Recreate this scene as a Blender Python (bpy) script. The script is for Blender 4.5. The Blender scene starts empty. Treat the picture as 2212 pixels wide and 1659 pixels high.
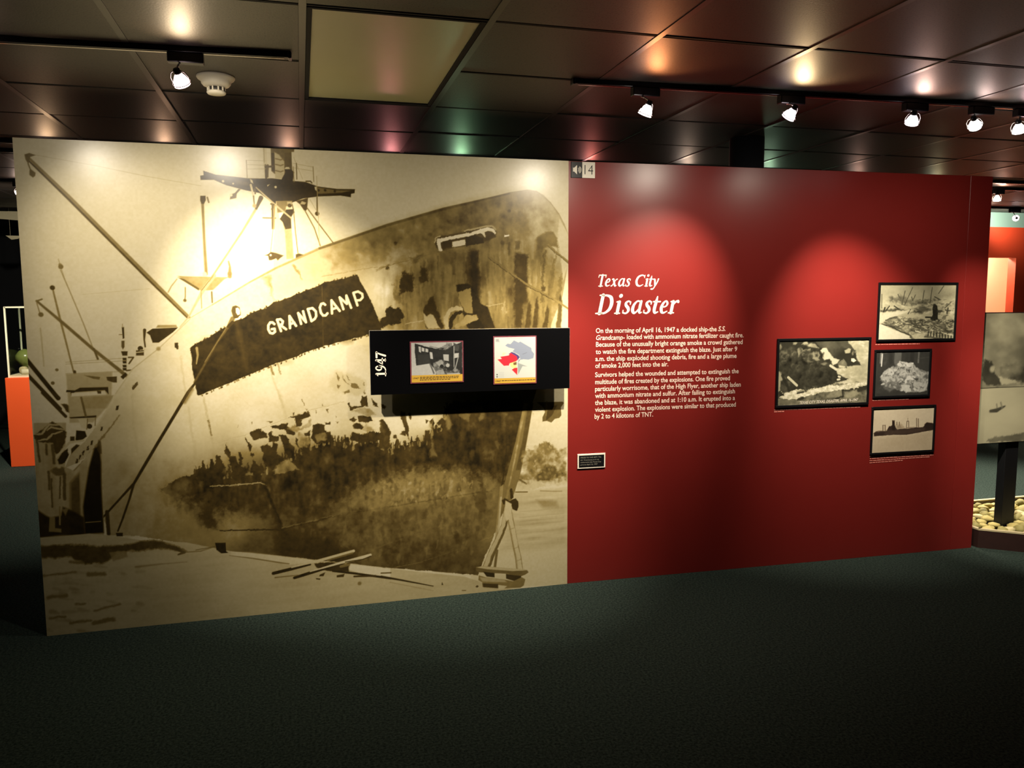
import bpy, bmesh, math, random
import numpy as np
from mathutils import Vector, Matrix

# ------------------------------------------------------------------ camera, world, exposure
scene = bpy.context.scene
PI = math.pi
F_PX, PITCH, ROLL, YAW = 1713.0, 0.1072, 0.0042, -0.2587
CAM = Vector((-1.3798, -4.0361, 1.5737))
cam_data = bpy.data.cameras.new('camera')
cam_data.sensor_fit = 'HORIZONTAL'
cam_data.sensor_width = 36.0
cam_data.lens = 36.0 * F_PX / 2212.0
cam_data.clip_start = 0.05
cam_data.clip_end = 100
cam = bpy.data.objects.new('camera', cam_data)
scene.collection.objects.link(cam)
_r0 = Vector((math.cos(YAW), math.sin(YAW), 0))
_f0 = Vector((-math.sin(YAW), math.cos(YAW), 0))
_fw = _f0 * math.cos(PITCH) - Vector((0, 0, 1)) * math.sin(PITCH)
_up = _f0 * math.sin(PITCH) + Vector((0, 0, 1)) * math.cos(PITCH)
_right = _r0 * math.cos(ROLL) - _up * math.sin(ROLL)      # small roll of the hand-held phone
_upr = _r0 * math.sin(ROLL) + _up * math.cos(ROLL)
m = Matrix((( _right.x, _upr.x, -_fw.x, CAM.x), (_right.y, _upr.y, -_fw.y, CAM.y),
            (_right.z, _upr.z, -_fw.z, CAM.z), (0, 0, 0, 1)))
cam.matrix_world = m
scene.camera = cam

world = bpy.data.worlds.new('world')
scene.world = world
world.use_nodes = True
world.node_tree.nodes['Background'].inputs['Color'].default_value = (0.30, 0.33, 0.42, 1)
world.node_tree.nodes['Background'].inputs['Strength'].default_value = 0.012

vs = scene.view_settings
vs.view_transform = 'Standard'
vs.look = 'None'
vs.gamma = 1.0
vs.use_curve_mapping = False
vs.exposure = 0.0
cy = scene.cycles
cy.max_bounces = 6; cy.diffuse_bounces = 3; cy.glossy_bounces = 3; cy.transmission_bounces = 3; cy.transparent_max_bounces = 8
cy.light_sampling_threshold = 0.02; cy.adaptive_threshold = 0.025; cy.caustics_reflective = False; cy.caustics_refractive = False

# ------------------------------------------------------------------ measured layout (metres)
H_CEIL = 2.492          # suspended ceiling
H_WALL = 2.29           # free-standing partition
W_MURAL = 2.586         # mural, joint at x = 0, runs to x = -W_MURAL
W_RED = 2.660           # red panel, runs right from the joint
FOLD = 0.0294           # the red panel turns slightly towards the viewer
TILE = 0.61
GX0, GY0 = -1.3455, -1.359   # one crossing of the ceiling grid
RNG = random.Random(7)

col = scene.collection

# ------------------------------------------------------------------ helpers
def link(o, parent=None):
    col.objects.link(o)
    if parent is not None:
        o.parent = parent
    return o

def tag(o, label=None, cat=None, group=None, kind=None):
    if label: o['label'] = label
    if cat: o['category'] = cat
    if group: o['group'] = group
    if kind: o['kind'] = kind
    return o

def empty(name, loc, rz=0.0, parent=None):
    o = bpy.data.objects.new(name, None)
    o.empty_display_size = 0.05
    o.location = loc
    o.rotation_euler = (0, 0, rz)
    return link(o, parent)

def mesh_obj(name, bm, mat, parent=None, smooth=False, loc=None):
    me = bpy.data.meshes.new(name)
    bm.normal_update()
    bm.to_mesh(me)
    bm.free()
    if mat is not None:
        me.materials.append(mat)
    if smooth:
        for p in me.polygons: p.use_smooth = True
    o = bpy.data.objects.new(name, me)
    if loc is not None: o.location = loc
    return link(o, parent)

def add_box(bm, x0, x1, y0, y1, z0, z1, bevel=0.0, seg=1):
    vs_ = [bm.verts.new(p) for p in ((x0,y0,z0),(x1,y0,z0),(x1,y1,z0),(x0,y1,z0),(x0,y0,z1),(x1,y0,z1),(x1,y1,z1),(x0,y1,z1))]
    fs = [bm.faces.new([vs_[i] for i in f]) for f in ((0,3,2,1),(4,5,6,7),(0,1,5,4),(1,2,6,5),(2,3,7,6),(3,0,4,7))]
    if bevel > 0:
        es = list({e for f in fs for e in f.edges})
        bmesh.ops.bevel(bm, geom=es, offset=bevel, segments=seg, affect='EDGES', profile=0.5)

def box(name, dims, mat, parent=None, bevel=0.0, seg=1, loc=None):
    bm = bmesh.new()
    add_box(bm, *dims, bevel=bevel, seg=seg)
    return mesh_obj(name, bm, mat, parent, loc=loc)

def add_lathe(bm, prof, n=24, mat4=None, cap=True):
    rings = []
    for r, z in prof:
        ring = []
        for i in range(n):
            a = 2 * PI * i / n
            p = Vector((r * math.cos(a), r * math.sin(a), z))
            if mat4 is not None: p = mat4 @ p
            ring.append(bm.verts.new(p))
        rings.append(ring)
    for a, b in zip(rings, rings[1:]):
        for i in range(n):
            j = (i + 1) % n
            bm.faces.new((a[i], a[j], b[j], b[i]))
    if cap:
        bm.faces.new(list(reversed(rings[0])))
        bm.faces.new(rings[-1])

def add_tube(bm, pts, r, n=8, closed=False):
    pts = [Vector(p) for p in pts]
    rings = []
    N = len(pts)
    for k, p in enumerate(pts):
        if closed:
            t = (pts[(k + 1) % N] - pts[k - 1]).normalized()
        else:
            t = (pts[min(k + 1, N - 1)] - pts[max(k - 1, 0)]).normalized()
        ref = Vector((0, 0, 1)) if abs(t.z) < 0.9 else Vector((1, 0, 0))
        u = t.cross(ref).normalized()
        v = t.cross(u).normalized()
        rings.append([bm.verts.new(p + (u * math.cos(2*PI*i/n) + v * math.sin(2*PI*i/n)) * r) for i in range(n)])
    pairs = list(zip(rings, rings[1:]))
    if closed: pairs.append((rings[-1], rings[0]))
    for a, b in pairs:
        for i in range(n):
            j = (i + 1) % n
            try: bm.faces.new((a[i], a[j], b[j], b[i]))
            except ValueError: pass
    if not closed:
        bm.faces.new(list(reversed(rings[0]))); bm.faces.new(rings[-1])

# ------------------------------------------------------------------ materials
def srgb(r, g, b):
    f = lambda c: (c / 255 / 12.92) if c / 255 <= 0.04045 else ((c / 255 + 0.055) / 1.055) ** 2.4
    return (f(r), f(g), f(b), 1)

def mat(name, color, rough=0.5, metal=0.0, spec=0.5, noise=0.0, nscale=30.0, bump=0.0, bscale=200.0, coat=0.0):
    m = bpy.data.materials.new(name)
    m.use_nodes = True
    nt = m.node_tree
    b = nt.nodes['Principled BSDF']
    b.inputs['Base Color'].default_value = color
    b.inputs['Roughness'].default_value = rough
    b.inputs['Metallic'].default_value = metal
    b.inputs['Specular IOR Level'].default_value = spec
    b.inputs['Coat Weight'].default_value = coat
    tc = nt.nodes.new('ShaderNodeTexCoord')
    if noise > 0:
        n = nt.nodes.new('ShaderNodeTexNoise'); n.inputs['Scale'].default_value = nscale
        n.inputs['Detail'].default_value = 5
        nt.links.new(tc.outputs['Object'], n.inputs['Vector'])
        mx = nt.nodes.new('ShaderNodeMix'); mx.data_type = 'RGBA'
        mx.inputs['A'].default_value = tuple(c * (1 - noise) for c in color[:3]) + (1,)
        mx.inputs['B'].default_value = tuple(min(1, c * (1 + noise)) for c in color[:3]) + (1,)
        nt.links.new(n.outputs['Fac'], mx.inputs['Factor'])
        nt.links.new(mx.outputs['Result'], b.inputs['Base Color'])
    if bump > 0:
        n2 = nt.nodes.new('ShaderNodeTexNoise'); n2.inputs['Scale'].default_value = bscale
        n2.inputs['Detail'].default_value = 3
        nt.links.new(tc.outputs['Object'], n2.inputs['Vector'])
        bp = nt.nodes.new('ShaderNodeBump'); bp.inputs['Strength'].default_value = bump
        bp.inputs['Distance'].default_value = 0.002
        nt.links.new(n2.outputs['Fac'], bp.inputs['Height'])
        nt.links.new(bp.outputs['Normal'], b.inputs['Normal'])
    return m

def emit_mat(name, color, strength):
    m = bpy.data.materials.new(name); m.use_nodes = True
    b = m.node_tree.nodes['Principled BSDF']
    b.inputs['Base Color'].default_value = (0.8, 0.8, 0.8, 1)
    b.inputs['Emission Color'].default_value = color
    b.inputs['Emission Strength'].default_value = strength
    return m

def print_mat(name, rough=0.3, spec=0.5):
    m = bpy.data.materials.new(name); m.use_nodes = True
    nt = m.node_tree; b = nt.nodes['Principled BSDF']
    a = nt.nodes.new('ShaderNodeVertexColor'); a.layer_name = 'ink'
    nt.links.new(a.outputs['Color'], b.inputs['Base Color'])
    b.inputs['Roughness'].default_value = rough
    b.inputs['Specular IOR Level'].default_value = spec
    return m

def carpet_mat():
    m = bpy.data.materials.new('carpet'); m.use_nodes = True
    nt = m.node_tree; b = nt.nodes['Principled BSDF']
    tc = nt.nodes.new('ShaderNodeTexCoord')
    n = nt.nodes.new('ShaderNodeTexNoise'); n.inputs['Scale'].default_value = 95; n.inputs['Detail'].default_value = 5
    n.inputs['Roughness'].default_value = 0.7
    nt.links.new(tc.outputs['Object'], n.inputs['Vector'])
    r = nt.nodes.new('ShaderNodeValToRGB')
    r.color_ramp.elements[0].position = 0.36; r.color_ramp.elements[0].color = (0.006, 0.011, 0.011, 1)
    r.color_ramp.elements[1].position = 0.66; r.color_ramp.elements[1].color = (0.046, 0.068, 0.055, 1)
    nt.links.new(n.outputs['Fac'], r.inputs['Fac'])
    nt.links.new(r.outputs['Color'], b.inputs['Base Color'])
    b.inputs['Roughness'].default_value = 0.95
    b.inputs['Specular IOR Level'].default_value = 0.1
    bp = nt.nodes.new('ShaderNodeBump'); bp.inputs['Strength'].default_value = 0.7; bp.inputs['Distance'].default_value = 0.006
    nt.links.new(n.outputs['Fac'], bp.inputs['Height']); nt.links.new(bp.outputs['Normal'], b.inputs['Normal'])
    return m

def tile_mat():
    m = bpy.data.materials.new('painted_ceiling_tile'); m.use_nodes = True
    nt = m.node_tree; b = nt.nodes['Principled BSDF']
    tc = nt.nodes.new('ShaderNodeTexCoord')
    geo = nt.nodes.new('ShaderNodeNewGeometry')
    # pinholes of the mineral-fibre board under dark satin paint
    v = nt.nodes.new('ShaderNodeTexNoise'); v.inputs['Scale'].default_value = 150; v.inputs['Detail'].default_value = 2
    nt.links.new(geo.outputs['Position'], v.inputs['Vector'])
    r = nt.nodes.new('ShaderNodeValToRGB')
    r.color_ramp.elements[0].position = 0.34; r.color_ramp.elements[0].color = (0.004, 0.003, 0.003, 1)
    r.color_ramp.elements[1].position = 0.42; r.color_ramp.elements[1].color = (0.046, 0.034, 0.027, 1)
    nt.links.new(v.outputs['Fac'], r.inputs['Fac'])
    n = nt.nodes.new('ShaderNodeTexNoise'); n.inputs['Scale'].default_value = 2.2; n.inputs['Detail'].default_value = 3
    nt.links.new(geo.outputs['Position'], n.inputs['Vector'])
    mx = nt.nodes.new('ShaderNodeMix'); mx.data_type = 'RGBA'; mx.blend_type = 'MULTIPLY'; mx.inputs['Factor'].default_value = 0.6
    nt.links.new(r.outputs['Color'], mx.inputs['A']); nt.links.new(n.outputs['Color'], mx.inputs['B'])
    nt.links.new(r.outputs['Color'], b.inputs['Base Color'])
    b.inputs['Roughness'].default_value = 0.5
    b.inputs['Specular IOR Level'].default_value = 0.5
    bp = nt.nodes.new('ShaderNodeBump'); bp.inputs['Strength'].default_value = 0.25; bp.inputs['Distance'].default_value = 0.0015
    nt.links.new(v.outputs['Fac'], bp.inputs['Height']); nt.links.new(bp.outputs['Normal'], b.inputs['Normal'])
    return m

M = {}
M['carpet'] = carpet_mat()
M['tile'] = tile_mat()
M['tee'] = mat('ceiling_tee_paint', (0.050, 0.040, 0.035, 1), 0.4)
M['plenum'] = mat('plenum_dark', (0.004, 0.004, 0.004, 1), 0.9)
M['red'] = mat('red_satin_laminate', srgb(128, 35, 31), 0.32, spec=0.5, noise=0.05, nscale=6, bump=0.02, bscale=500)
M['red_back'] = mat('red_paint_far', srgb(170, 55, 28), 0.5, noise=0.05, nscale=3)
M['white_edge'] = mat('white_laminate_edge', srgb(225, 215, 200), 0.4)
M['black'] = mat('black_satin', (0.006, 0.006, 0.007, 1), 0.35, spec=0.4)
M['black_panel'] = mat('black_timeline_laminate', (0.0016, 0.0016, 0.0020, 1), 0.6, spec=0.03)
M['metal'] = mat('chromed_wire', (0.55, 0.5, 0.47, 1), 0.25, metal=1.0)
M['aluminium'] = mat('brushed_edge', (0.45, 0.42, 0.36, 1), 0.4, metal=0.6)
M['ivory'] = mat('ivory_plastic', srgb(225, 215, 192), 0.5)
M['slot'] = mat('detector_slot', (0.03, 0.028, 0.025, 1), 0.6)
M['diffuser'] = mat('acrylic_diffuser', srgb(226, 224, 182), 0.35, noise=0.04, nscale=4, bump=0.25, bscale=420)
M['vinyl'] = mat('white_vinyl_letter', srgb(250, 240, 222), 0.45)
M['vinyl_soft'] = mat('pale_vinyl_letter', srgb(252, 222, 205), 0.45)
M['caption'] = mat('faded_caption_ink', srgb(225, 140, 125), 0.5)
M['shadowline'] = mat('dark_letter_outline', srgb(70, 18, 18), 0.5)
M['white'] = mat('white_plastic', srgb(240, 232, 215), 0.4)
M['print'] = print_mat('gloss_photo_print', 0.3)
M['mural'] = print_mat('satin_mural_print', 0.30)
M['matte_print'] = print_mat('matte_photo_print', 0.5, 0.3)

# ------------------------------------------------------------------ room shell
floor = box('floor', (-9, 9, -7, 9, -0.05, 0.0), M['carpet']); tag(floor, kind='structure')
ceiling = box('ceiling', (-9, 9, -7, 9, H_CEIL + 0.05, H_CEIL + 0.09), M['plenum']); tag(ceiling, kind='structure')

# lay-in tiles, one object each where they can be told apart; the troffer takes two cells
def cell_rect(i, j):
    return GX0 + i * TILE, GX0 + (i + 1) * TILE, GY0 + j * TILE, GY0 + (j + 1) * TILE
def tile_mesh(bm, x0, x1, y0, y1):
    g = 0.010
    add_box(bm, x0 + g, x1 - g, y0 + g, y1 - g, H_CEIL, H_CEIL + 0.015, bevel=0.002)
_tb = bmesh.new(); add_box(_tb, -TILE/2 + .010, TILE/2 - .010, -TILE/2 + .010, TILE/2 - .010, 0, 0.015, bevel=0.003)
proto_tile = mesh_obj('ceiling_tile', _tb, M['tile'], ceiling)
first = True
far_bm = bmesh.new()
for i in range(-8, 14):
    for j in range(-3, 16):
        if i == 0 and j in (0, 1): continue
        x0, x1, y0, y1 = cell_rect(i, j)
        near = (-4 <= i <= 9 and -2 <= j <= 8)
        if near:
            o = proto_tile if first else proto_tile.copy()
            if not first: col.objects.link(o); o.parent = ceiling
            first = False
            o.location = ((x0 + x1) / 2, (y0 + y1) / 2, H_CEIL + RNG.uniform(-0.0006, 0.0012))
            o.rotation_euler = (RNG.uniform(-0.0035, 0.0035), RNG.uniform(-0.0035, 0.0035), 0)
        else:
            tile_mesh(far_bm, x0, x1, y0, y1)
ft = mesh_obj('far_ceiling_tiles', far_bm, M['tile'], ceiling); tag(ft, kind='stuff')
gb = bmesh.new()
for i in range(-8, 15):
    x = GX0 + i * TILE; add_box(gb, x - 0.012, x + 0.012, GY0 - 3*TILE, GY0 + 16*TILE, H_CEIL - 0.002, H_CEIL + 0.03)
mesh_obj('main_tees', gb, M['tee'], ceiling)
gb = bmesh.new()
for j in range(-3, 17):
    y = GY0 + j * TILE
    for i in range(-8, 14):
        if i == 0 and j == 1: continue
        x = GX0 + i * TILE; add_box(gb, x + 0.012, x + TILE - 0.012, y - 0.0055, y + 0.0055, H_CEIL - 0.0005, H_CEIL + 0.012)
mesh_obj('cross_tees', gb, M['plenum'], ceiling)

# partition: left half carries the mural, right half is the red panel
wall_left = box('wall_left', (-W_MURAL, 0.0, 0.0085, 0.078, 0.0, H_WALL), M['red']); tag(wall_left, kind='structure')
wall_right = empty('wall_right', (0, 0.002, 0), -FOLD); tag(wall_right, kind='structure')
SEAM = 2.503
for a, b in ((0.0, SEAM - 0.0012), (SEAM + 0.0012, W_RED)):
    box('panel', (a, b, 0.0, 0.012, 0.0, H_WALL), M['red'], wall_right, bevel=0.0008)
box('core', (0.004, W_RED - 0.003, 0.0135, 0.075, 0.0, H_WALL - 0.002), M['red'], wall_right)
tag(wall_right, 'glossy dark red display partition with white lettering', None)

# column right behind the partition
bm = bmesh.new(); add_lathe(bm, [(0.098, 0), (0.098, H_CEIL + 0.04)], 32, Matrix.Translation((1.155, 0.185, 0)))
c = mesh_obj('column', bm, mat('column_dark_paint', (0.010, 0.011, 0.014, 1), 0.45), smooth=True); tag(c, kind='structure')

# ------------------------------------------------------------------ ink painter: prints are dense meshes with ink stored per vertex
# Outlines were measured on the photograph and are converted to positions on the print (metres on the panel).
_cr, _sr = math.cos(ROLL), math.sin(ROLL)
def plane_xz(px, py, fold=0.0, off=0.0):
    """photo measurement -> (distance along the panel, height) on the partition face"""
    px = np.asarray(px, float); py = np.asarray(py, float)
    X, Y = px - 1106, py - 829.5
    X, Y = _cr * X + _sr * Y, -_sr * X + _cr * Y
    dx = _r0.x * X / F_PX - _up.x * Y / F_PX + _fw.x
    dy = _r0.y * X / F_PX - _up.y * Y / F_PX + _fw.y
    dz = _r0.z * X / F_PX - _up.z * Y / F_PX + _fw.z
    nx, ny = math.sin(fold), math.cos(fold)
    t = (off - (CAM.x * nx + CAM.y * ny)) / (dx * nx + dy * ny)
    wx, wy, wz = CAM.x + dx * t, CAM.y + dy * t, CAM.z + dz * t
    return wx * math.cos(fold) - wy * math.sin(fold), wz

def smooth_noise(shape, cell_m, sx, sz, seed, octaves=4, gain=0.5):
    """value noise on a canvas; sx, sz = feature size in metres"""
    rng = np.random.RandomState(seed)
    H, W = shape
    out = np.zeros(shape, np.float32); amp = 1.0; tot = 0.0
    for o in range(octaves):
        nx = max(2, int(W * cell_m / sx) + 2); nz = max(2, int(H * cell_m / sz) + 2)
        g = rng.rand(nz + 1, nx + 1).astype(np.float32)
        u = np.linspace(0, nx - 0.001, W); v = np.linspace(0, nz - 0.001, H)
        iu = u.astype(int); iv = v.astype(int)
        fu = (u - iu); fv = (v - iv)
        fu = (fu * fu * (3 - 2 * fu)).astype(np.float32); fv = (fv * fv * (3 - 2 * fv)).astype(np.float32)[:, None]
        a = g[iv][:, iu]; b = g[iv][:, iu + 1]; c_ = g[iv + 1][:, iu]; d = g[iv + 1][:, iu + 1]
        out += amp * ((a * (1 - fu) + b * fu) * (1 - fv) + (c_ * (1 - fu) + d * fu) * fv)
        tot += amp; amp *= gain; sx /= 2; sz /= 2
        if nx > W * 1.2: break
    return out / tot - 0.5

class Canvas:
    def __init__(s, x0, x1, z0, z1, cell, fold=0.0, tone=0.8, mpp=0.00235, off=0.0, tf=None):
        s.nx = int(round((x1 - x0) / cell)) + 1; s.nz = int(round((z1 - z0) / cell)) + 1
        s.x = np.linspace(x0, x1, s.nx); s.z = np.linspace(z0, z1, s.nz)
        s.cell = cell; s.fold = fold; s.off = off; s.mpp = mpp; s.tf = tf
        s.T = np.full((s.nz, s.nx), tone, np.float32)
        s.warp = [1.6 * smooth_noise(s.T.shape, cell, 0.028, 0.028, 11 + k, 4, 0.75) for k in (0, 1)]
    def P(s, pts):
        a = np.asarray(pts, float)
        px, py = a[:, 0], a[:, 1]
        if s.tf: px, py = s.tf(px, py)
        return np.stack(plane_xz(px, py, s.fold, s.off), 1)
    def _sub(s, q, pad):
        i0 = max(0, int((q[:, 0].min() - pad - s.x[0]) / s.cell)); i1 = min(s.nx, int((q[:, 0].max() + pad - s.x[0]) / s.cell) + 2)
        j0 = max(0, int((q[:, 1].min() - pad - s.z[0]) / s.cell)); j1 = min(s.nz, int((q[:, 1].max() + pad - s.z[0]) / s.cell) + 2)
        return slice(j0, max(j0, j1)), slice(i0, max(i0, i1))
    def grid(s, sl, rough):
        X, Z = np.meshgrid(s.x[sl[1]], s.z[sl[0]])
        if rough:
            X = X + s.warp[0][sl] * rough; Z = Z + s.warp[1][sl] * rough
        return X.astype(np.float32), Z.astype(np.float32)
    def mask(s, pts, soft=1.0, rough=0.0):
        """polygon coverage; soft and rough in photo pixels"""
        q = s.P(pts); so = max(soft * s.mpp, s.cell); ro = rough * s.mpp * 3
        sl = s._sub(q, so + ro); X, Z = s.grid(sl, ro)
        ins = np.zeros(X.shape, bool); d2 = np.full(X.shape, 1e9, np.float32)
        n = len(q)
        for k in range(n):
            ax, az = q[k]; bx, bz = q[(k + 1) % n]
            if az != bz:
                cond = (Z < bz) != (Z < az)
                xi = (bx - ax) * (Z - az) / (bz - az) + ax
                ins ^= cond & (X < xi)
            ex, ez = bx - ax, bz - az; L = ex * ex + ez * ez + 1e-12
            t = np.clip(((X - ax) * ex + (Z - az) * ez) / L, 0, 1)
            dx = X - ax - t * ex; dz = Z - az - t * ez
            np.minimum(d2, dx * dx + dz * dz, out=d2)
        d = np.sqrt(d2); sd = np.where(ins, -d, d)
        return sl, np.clip(0.5 - sd / so, 0, 1)
    def put(s, sl, cov, tone, a=1.0):
        if isinstance(tone, np.ndarray) and tone.shape == s.T.shape: tone = tone[sl]
        if isinstance(a, np.ndarray): a = a[sl]
        k = cov * a
        s.T[sl] = s.T[sl] * (1 - k) + tone * k
    def poly(s, pts, tone, a=1.0, soft=1.0, rough=0.0):
        sl, c = s.mask(pts, soft, rough); s.put(sl, c, tone, a)
    def line(s, pts, w, tone, a=1.0, soft=1.0, rough=0.0):
        """stroke; w in photo pixels, a single width or one per point"""
        q = s.P(pts); n = len(q)
        ws = np.full(n, w, float) if np.isscalar(w) else np.asarray(w, float)
        ws = ws * s.mpp * 0.5
        so = max(soft * s.mpp, s.cell); ro = rough * s.mpp * 3
        sl = s._sub(q, so + ws.max() + ro); X, Z = s.grid(sl, ro)
        sd = np.full(X.shape, 1e9, np.float32)
        for k in range(n - 1):
            ax, az = q[k]; bx, bz = q[k + 1]
            ex, ez = bx - ax, bz - az; L = ex * ex + ez * ez + 1e-12
            t = np.clip(((X - ax) * ex + (Z - az) * ez) / L, 0, 1)
            dx = X - ax - t * ex; dz = Z - az - t * ez
            np.minimum(sd, np.sqrt(dx * dx + dz * dz) - (ws[k] + (ws[k + 1] - ws[k]) * t), out=sd)
        s.put(sl, np.clip(0.5 - sd / so, 0, 1), tone, a)
    def specks(s, region, n, r, tones, a, seed, length=(0, 0), angle=(0, 0), soft=1.5):
        """n small random marks inside a measured region: radius, tone, length and direction drawn from ranges"""
        rr = random.Random(seed); g = region
        x0, x1 = min(p[0] for p in g), max(p[0] for p in g); y0, y1 = min(p[1] for p in g), max(p[1] for p in g); k = 0; tries = 0
        while k < n and tries < 60 * n:
            tries += 1
            x, y = rr.uniform(x0, x1), rr.uniform(y0, y1); ins = False
            for i in range(len(g)):
                (ax, ay), (bx, by) = g[i], g[i - 1]
                if (ay > y) != (by > y) and x < (bx - ax) * (y - ay) / (by - ay) + ax: ins = not ins
            if not ins: continue
            k += 1
            L = rr.uniform(*length); t = rr.uniform(*angle); w = 2 * rr.uniform(*r)
            s.line([(x, y), (x + L * math.sin(t) * 0.5 + rr.uniform(-.4, .4), y + L * math.cos(t) * 0.5), (x + L * math.sin(t) + 0.01, y + L * math.cos(t))], [w, w, w * 0.5], rr.uniform(*tones), rr.uniform(*a), soft)
    def edge_specks(s, path, step, r, tone, a, seed, up=(2, 10), jitter=2.0):
        """torn edge: short strokes standing on a measured path"""
        rr = random.Random(seed)
        for (ax, ay), (bx, by) in zip(path, path[1:]):
            L = math.hypot(bx - ax, by - ay); n = max(1, int(L / step))
            for i in range(n):
                t = rr.random(); x = ax + (bx - ax) * t + rr.uniform(-jitter, jitter); y = ay + (by - ay) * t; h = rr.uniform(*up); w = 2 * rr.uniform(*r)
                s.line([(x, y), (x + rr.uniform(-1, 1), y - h * .5), (x + rr.uniform(-1.5, 1.5), y - h)], [w, w * .8, w * .4], tone, rr.uniform(*a), 1.4)
    def dot(s, x, y, r, tone, a=1.0, soft=1.0):
        s.line([(x, y), (x + 0.01, y)], 2 * r, tone, a, soft)
    def field(s, ctrl, power=3.0, n=90):
        """tones at measured points spread smoothly over the canvas"""
        a = np.asarray(ctrl, float); q = s.P(a[:, :2]); t = a[:, 2]
        gx = np.linspace(s.x[0], s.x[-1], n); gz = np.linspace(s.z[0], s.z[-1], n)
        GX, GZ = np.meshgrid(gx, gz)
        d2 = (GX[..., None] - q[:, 0]) ** 2 + (GZ[..., None] - q[:, 1]) ** 2 + 4e-4
        w = d2 ** (-power / 2); g = (w * t).sum(-1) / w.sum(-1)
        u = np.linspace(0, n - 1.001, s.nx); v = np.linspace(0, n - 1.001, s.nz)
        iu, iv = u.astype(int), v.astype(int); fu = u - iu; fv = (v - iv)[:, None]
        return ((g[iv][:, iu] * (1 - fu) + g[iv][:, iu + 1] * fu) * (1 - fv) + (g[iv + 1][:, iu] * (1 - fu) + g[iv + 1][:, iu + 1] * fu) * fv).astype(np.float32)
    def noise(s, sx, sz, seed, octv=4): return smooth_noise(s.T.shape, s.cell, sx, sz, seed, octv)
    def build(s, name, mat_, ramp, parent, y=0.0, i0=0, i1=None, rgb=None):
        """dense mesh in the panel's own frame; columns i0..i1"""
        i1 = s.nx - 1 if i1 is None else i1
        xs = s.x[i0:i1 + 1]; T = s.T[:, i0:i1 + 1]
        nx, nz = len(xs), s.nz
        X, Z = np.meshgrid(xs, s.z)
        co = np.stack([X, np.full_like(X, y), Z], -1).reshape(-1, 3).astype(np.float32)
        k = np.arange(nx * nz).reshape(nz, nx)
        quads = np.stack([k[:-1, :-1], k[:-1, 1:], k[1:, 1:], k[1:, :-1]], -1).reshape(-1, 4)
        me = bpy.data.meshes.new(name)
        me.vertices.add(len(co)); me.vertices.foreach_set('co', co.ravel())
        nq = len(quads)
        me.loops.add(nq * 4); me.loops.foreach_set('vertex_index', quads.ravel().astype(np.int32))
        me.polygons.add(nq); me.polygons.foreach_set('loop_start', np.arange(0, nq * 4, 4, dtype=np.int32))
        try: me.polygons.foreach_set('loop_total', np.full(nq, 4, np.int32))
        except Exception: pass
        me.update(calc_edges=True)
        if rgb is None:
            st = np.array([r[0] for r in ramp]); cs = np.array([[srgb(*r[1])[c_] for c_ in range(3)] for r in ramp])
            t = np.clip(T, 0, 1).ravel()
            colr = np.stack([np.interp(t, st, cs[:, c_]) for c_ in range(3)] + [np.ones_like(t)], -1)
        else:
            colr = np.concatenate([rgb[:, i0:i1 + 1].reshape(-1, 3), np.ones((nx * nz, 1))], 1)
        at = me.color_attributes.new('ink', 'FLOAT_COLOR', 'POINT')
        at.data.foreach_set('color', colr.astype(np.float32).ravel())
        me.materials.append(mat_)
        o = bpy.data.objects.new(name, me)
        return link(o, parent)

SEPIA = [(0, (20, 14, 8)), (0.12, (40, 33, 18)), (0.25, (75, 60, 29)), (0.5, (142, 123, 72)), (0.75, (196, 183, 142)), (0.85, (216, 206, 176)), (1, (242, 236, 218))]
GREYW = [(0, (14, 13, 10)), (0.25, (66, 64, 52)), (0.5, (128, 124, 102)), (0.75, (190, 184, 152)), (1, (244, 238, 214))]
GREYN = [(0, (12, 12, 12)), (0.25, (64, 64, 60)), (0.5, (128, 128, 122)), (0.75, (190, 190, 182)), (1, (245, 243, 235))]

def Z(ox, oy, k=420 / 2212):
    """readings taken on an enlargement whose corner is (ox, oy)"""
    return lambda *p: [(ox + x * k, oy + y * k) for x, y in p]

# ------------------------------------------------------------------ the ship mural
CELL = 0.0026
cv = Canvas(-W_MURAL, 0.0, 0.0, H_WALL, CELL, 0.0, tone=0.80)
R1, R2, R3, R4, R5, R6 = Z(20, 280), Z(420, 290), Z(820, 340), Z(40, 560), Z(420, 560), Z(820, 600)
R7, R8, R9, R10, R11, R12 = Z(50, 840), Z(420, 840), Z(820, 860), Z(60, 1080), Z(420, 1080), Z(820, 1060)
nA = cv.noise(0.35, 0.35, 1); nB = cv.noise(0.09, 0.09, 2); nC = cv.noise(0.03, 0.03, 3); nD = cv.noise(0.011, 0.011, 4, 2)
nV = cv.noise(0.035, 0.30, 5); nV2 = cv.noise(0.014, 0.10, 6); nH = cv.noise(0.20, 0.02, 7)
cv.T += 0.035 * nA

# --- rigging at far left
D = 0.36
cv.line(R1((240, 270), (700, 730), (1600, 1650)) + [(409, 679)], [4, 8, 8, 6], 0.44, soft=2)
cv.line(R1((225, 290), (688, 747), (1582, 1662)) + [(406, 681)], [3, 4, 4, 3], 0.27, soft=1.5)
cv.poly(R1((195, 235), (250, 220), (325, 245), (260, 265), (240, 350), (205, 290)), D, soft=1.5)
cv.poly(R1((260, 400), (320, 445), (315, 480), (290, 500), (250, 470), (250, 420)), D, soft=1.5)
cv.line(R1((235, 340), (262, 410)), 2, D, soft=1.5)
cv.line(R1((330, 245), (1000, 370), (1600, 500), (2200, 610)), 1.2, 0.66, 0.7)
cv.line(R1((570, 1430), (600, 1520), (640, 1659)), 1.4, 0.55, 0.8, soft=1.5)
cv.dot(*R1((600, 1515))[0], 4, 0.35, soft=2); cv.dot(*R1((590, 1495))[0], 3, 0.5, soft=2)
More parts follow.
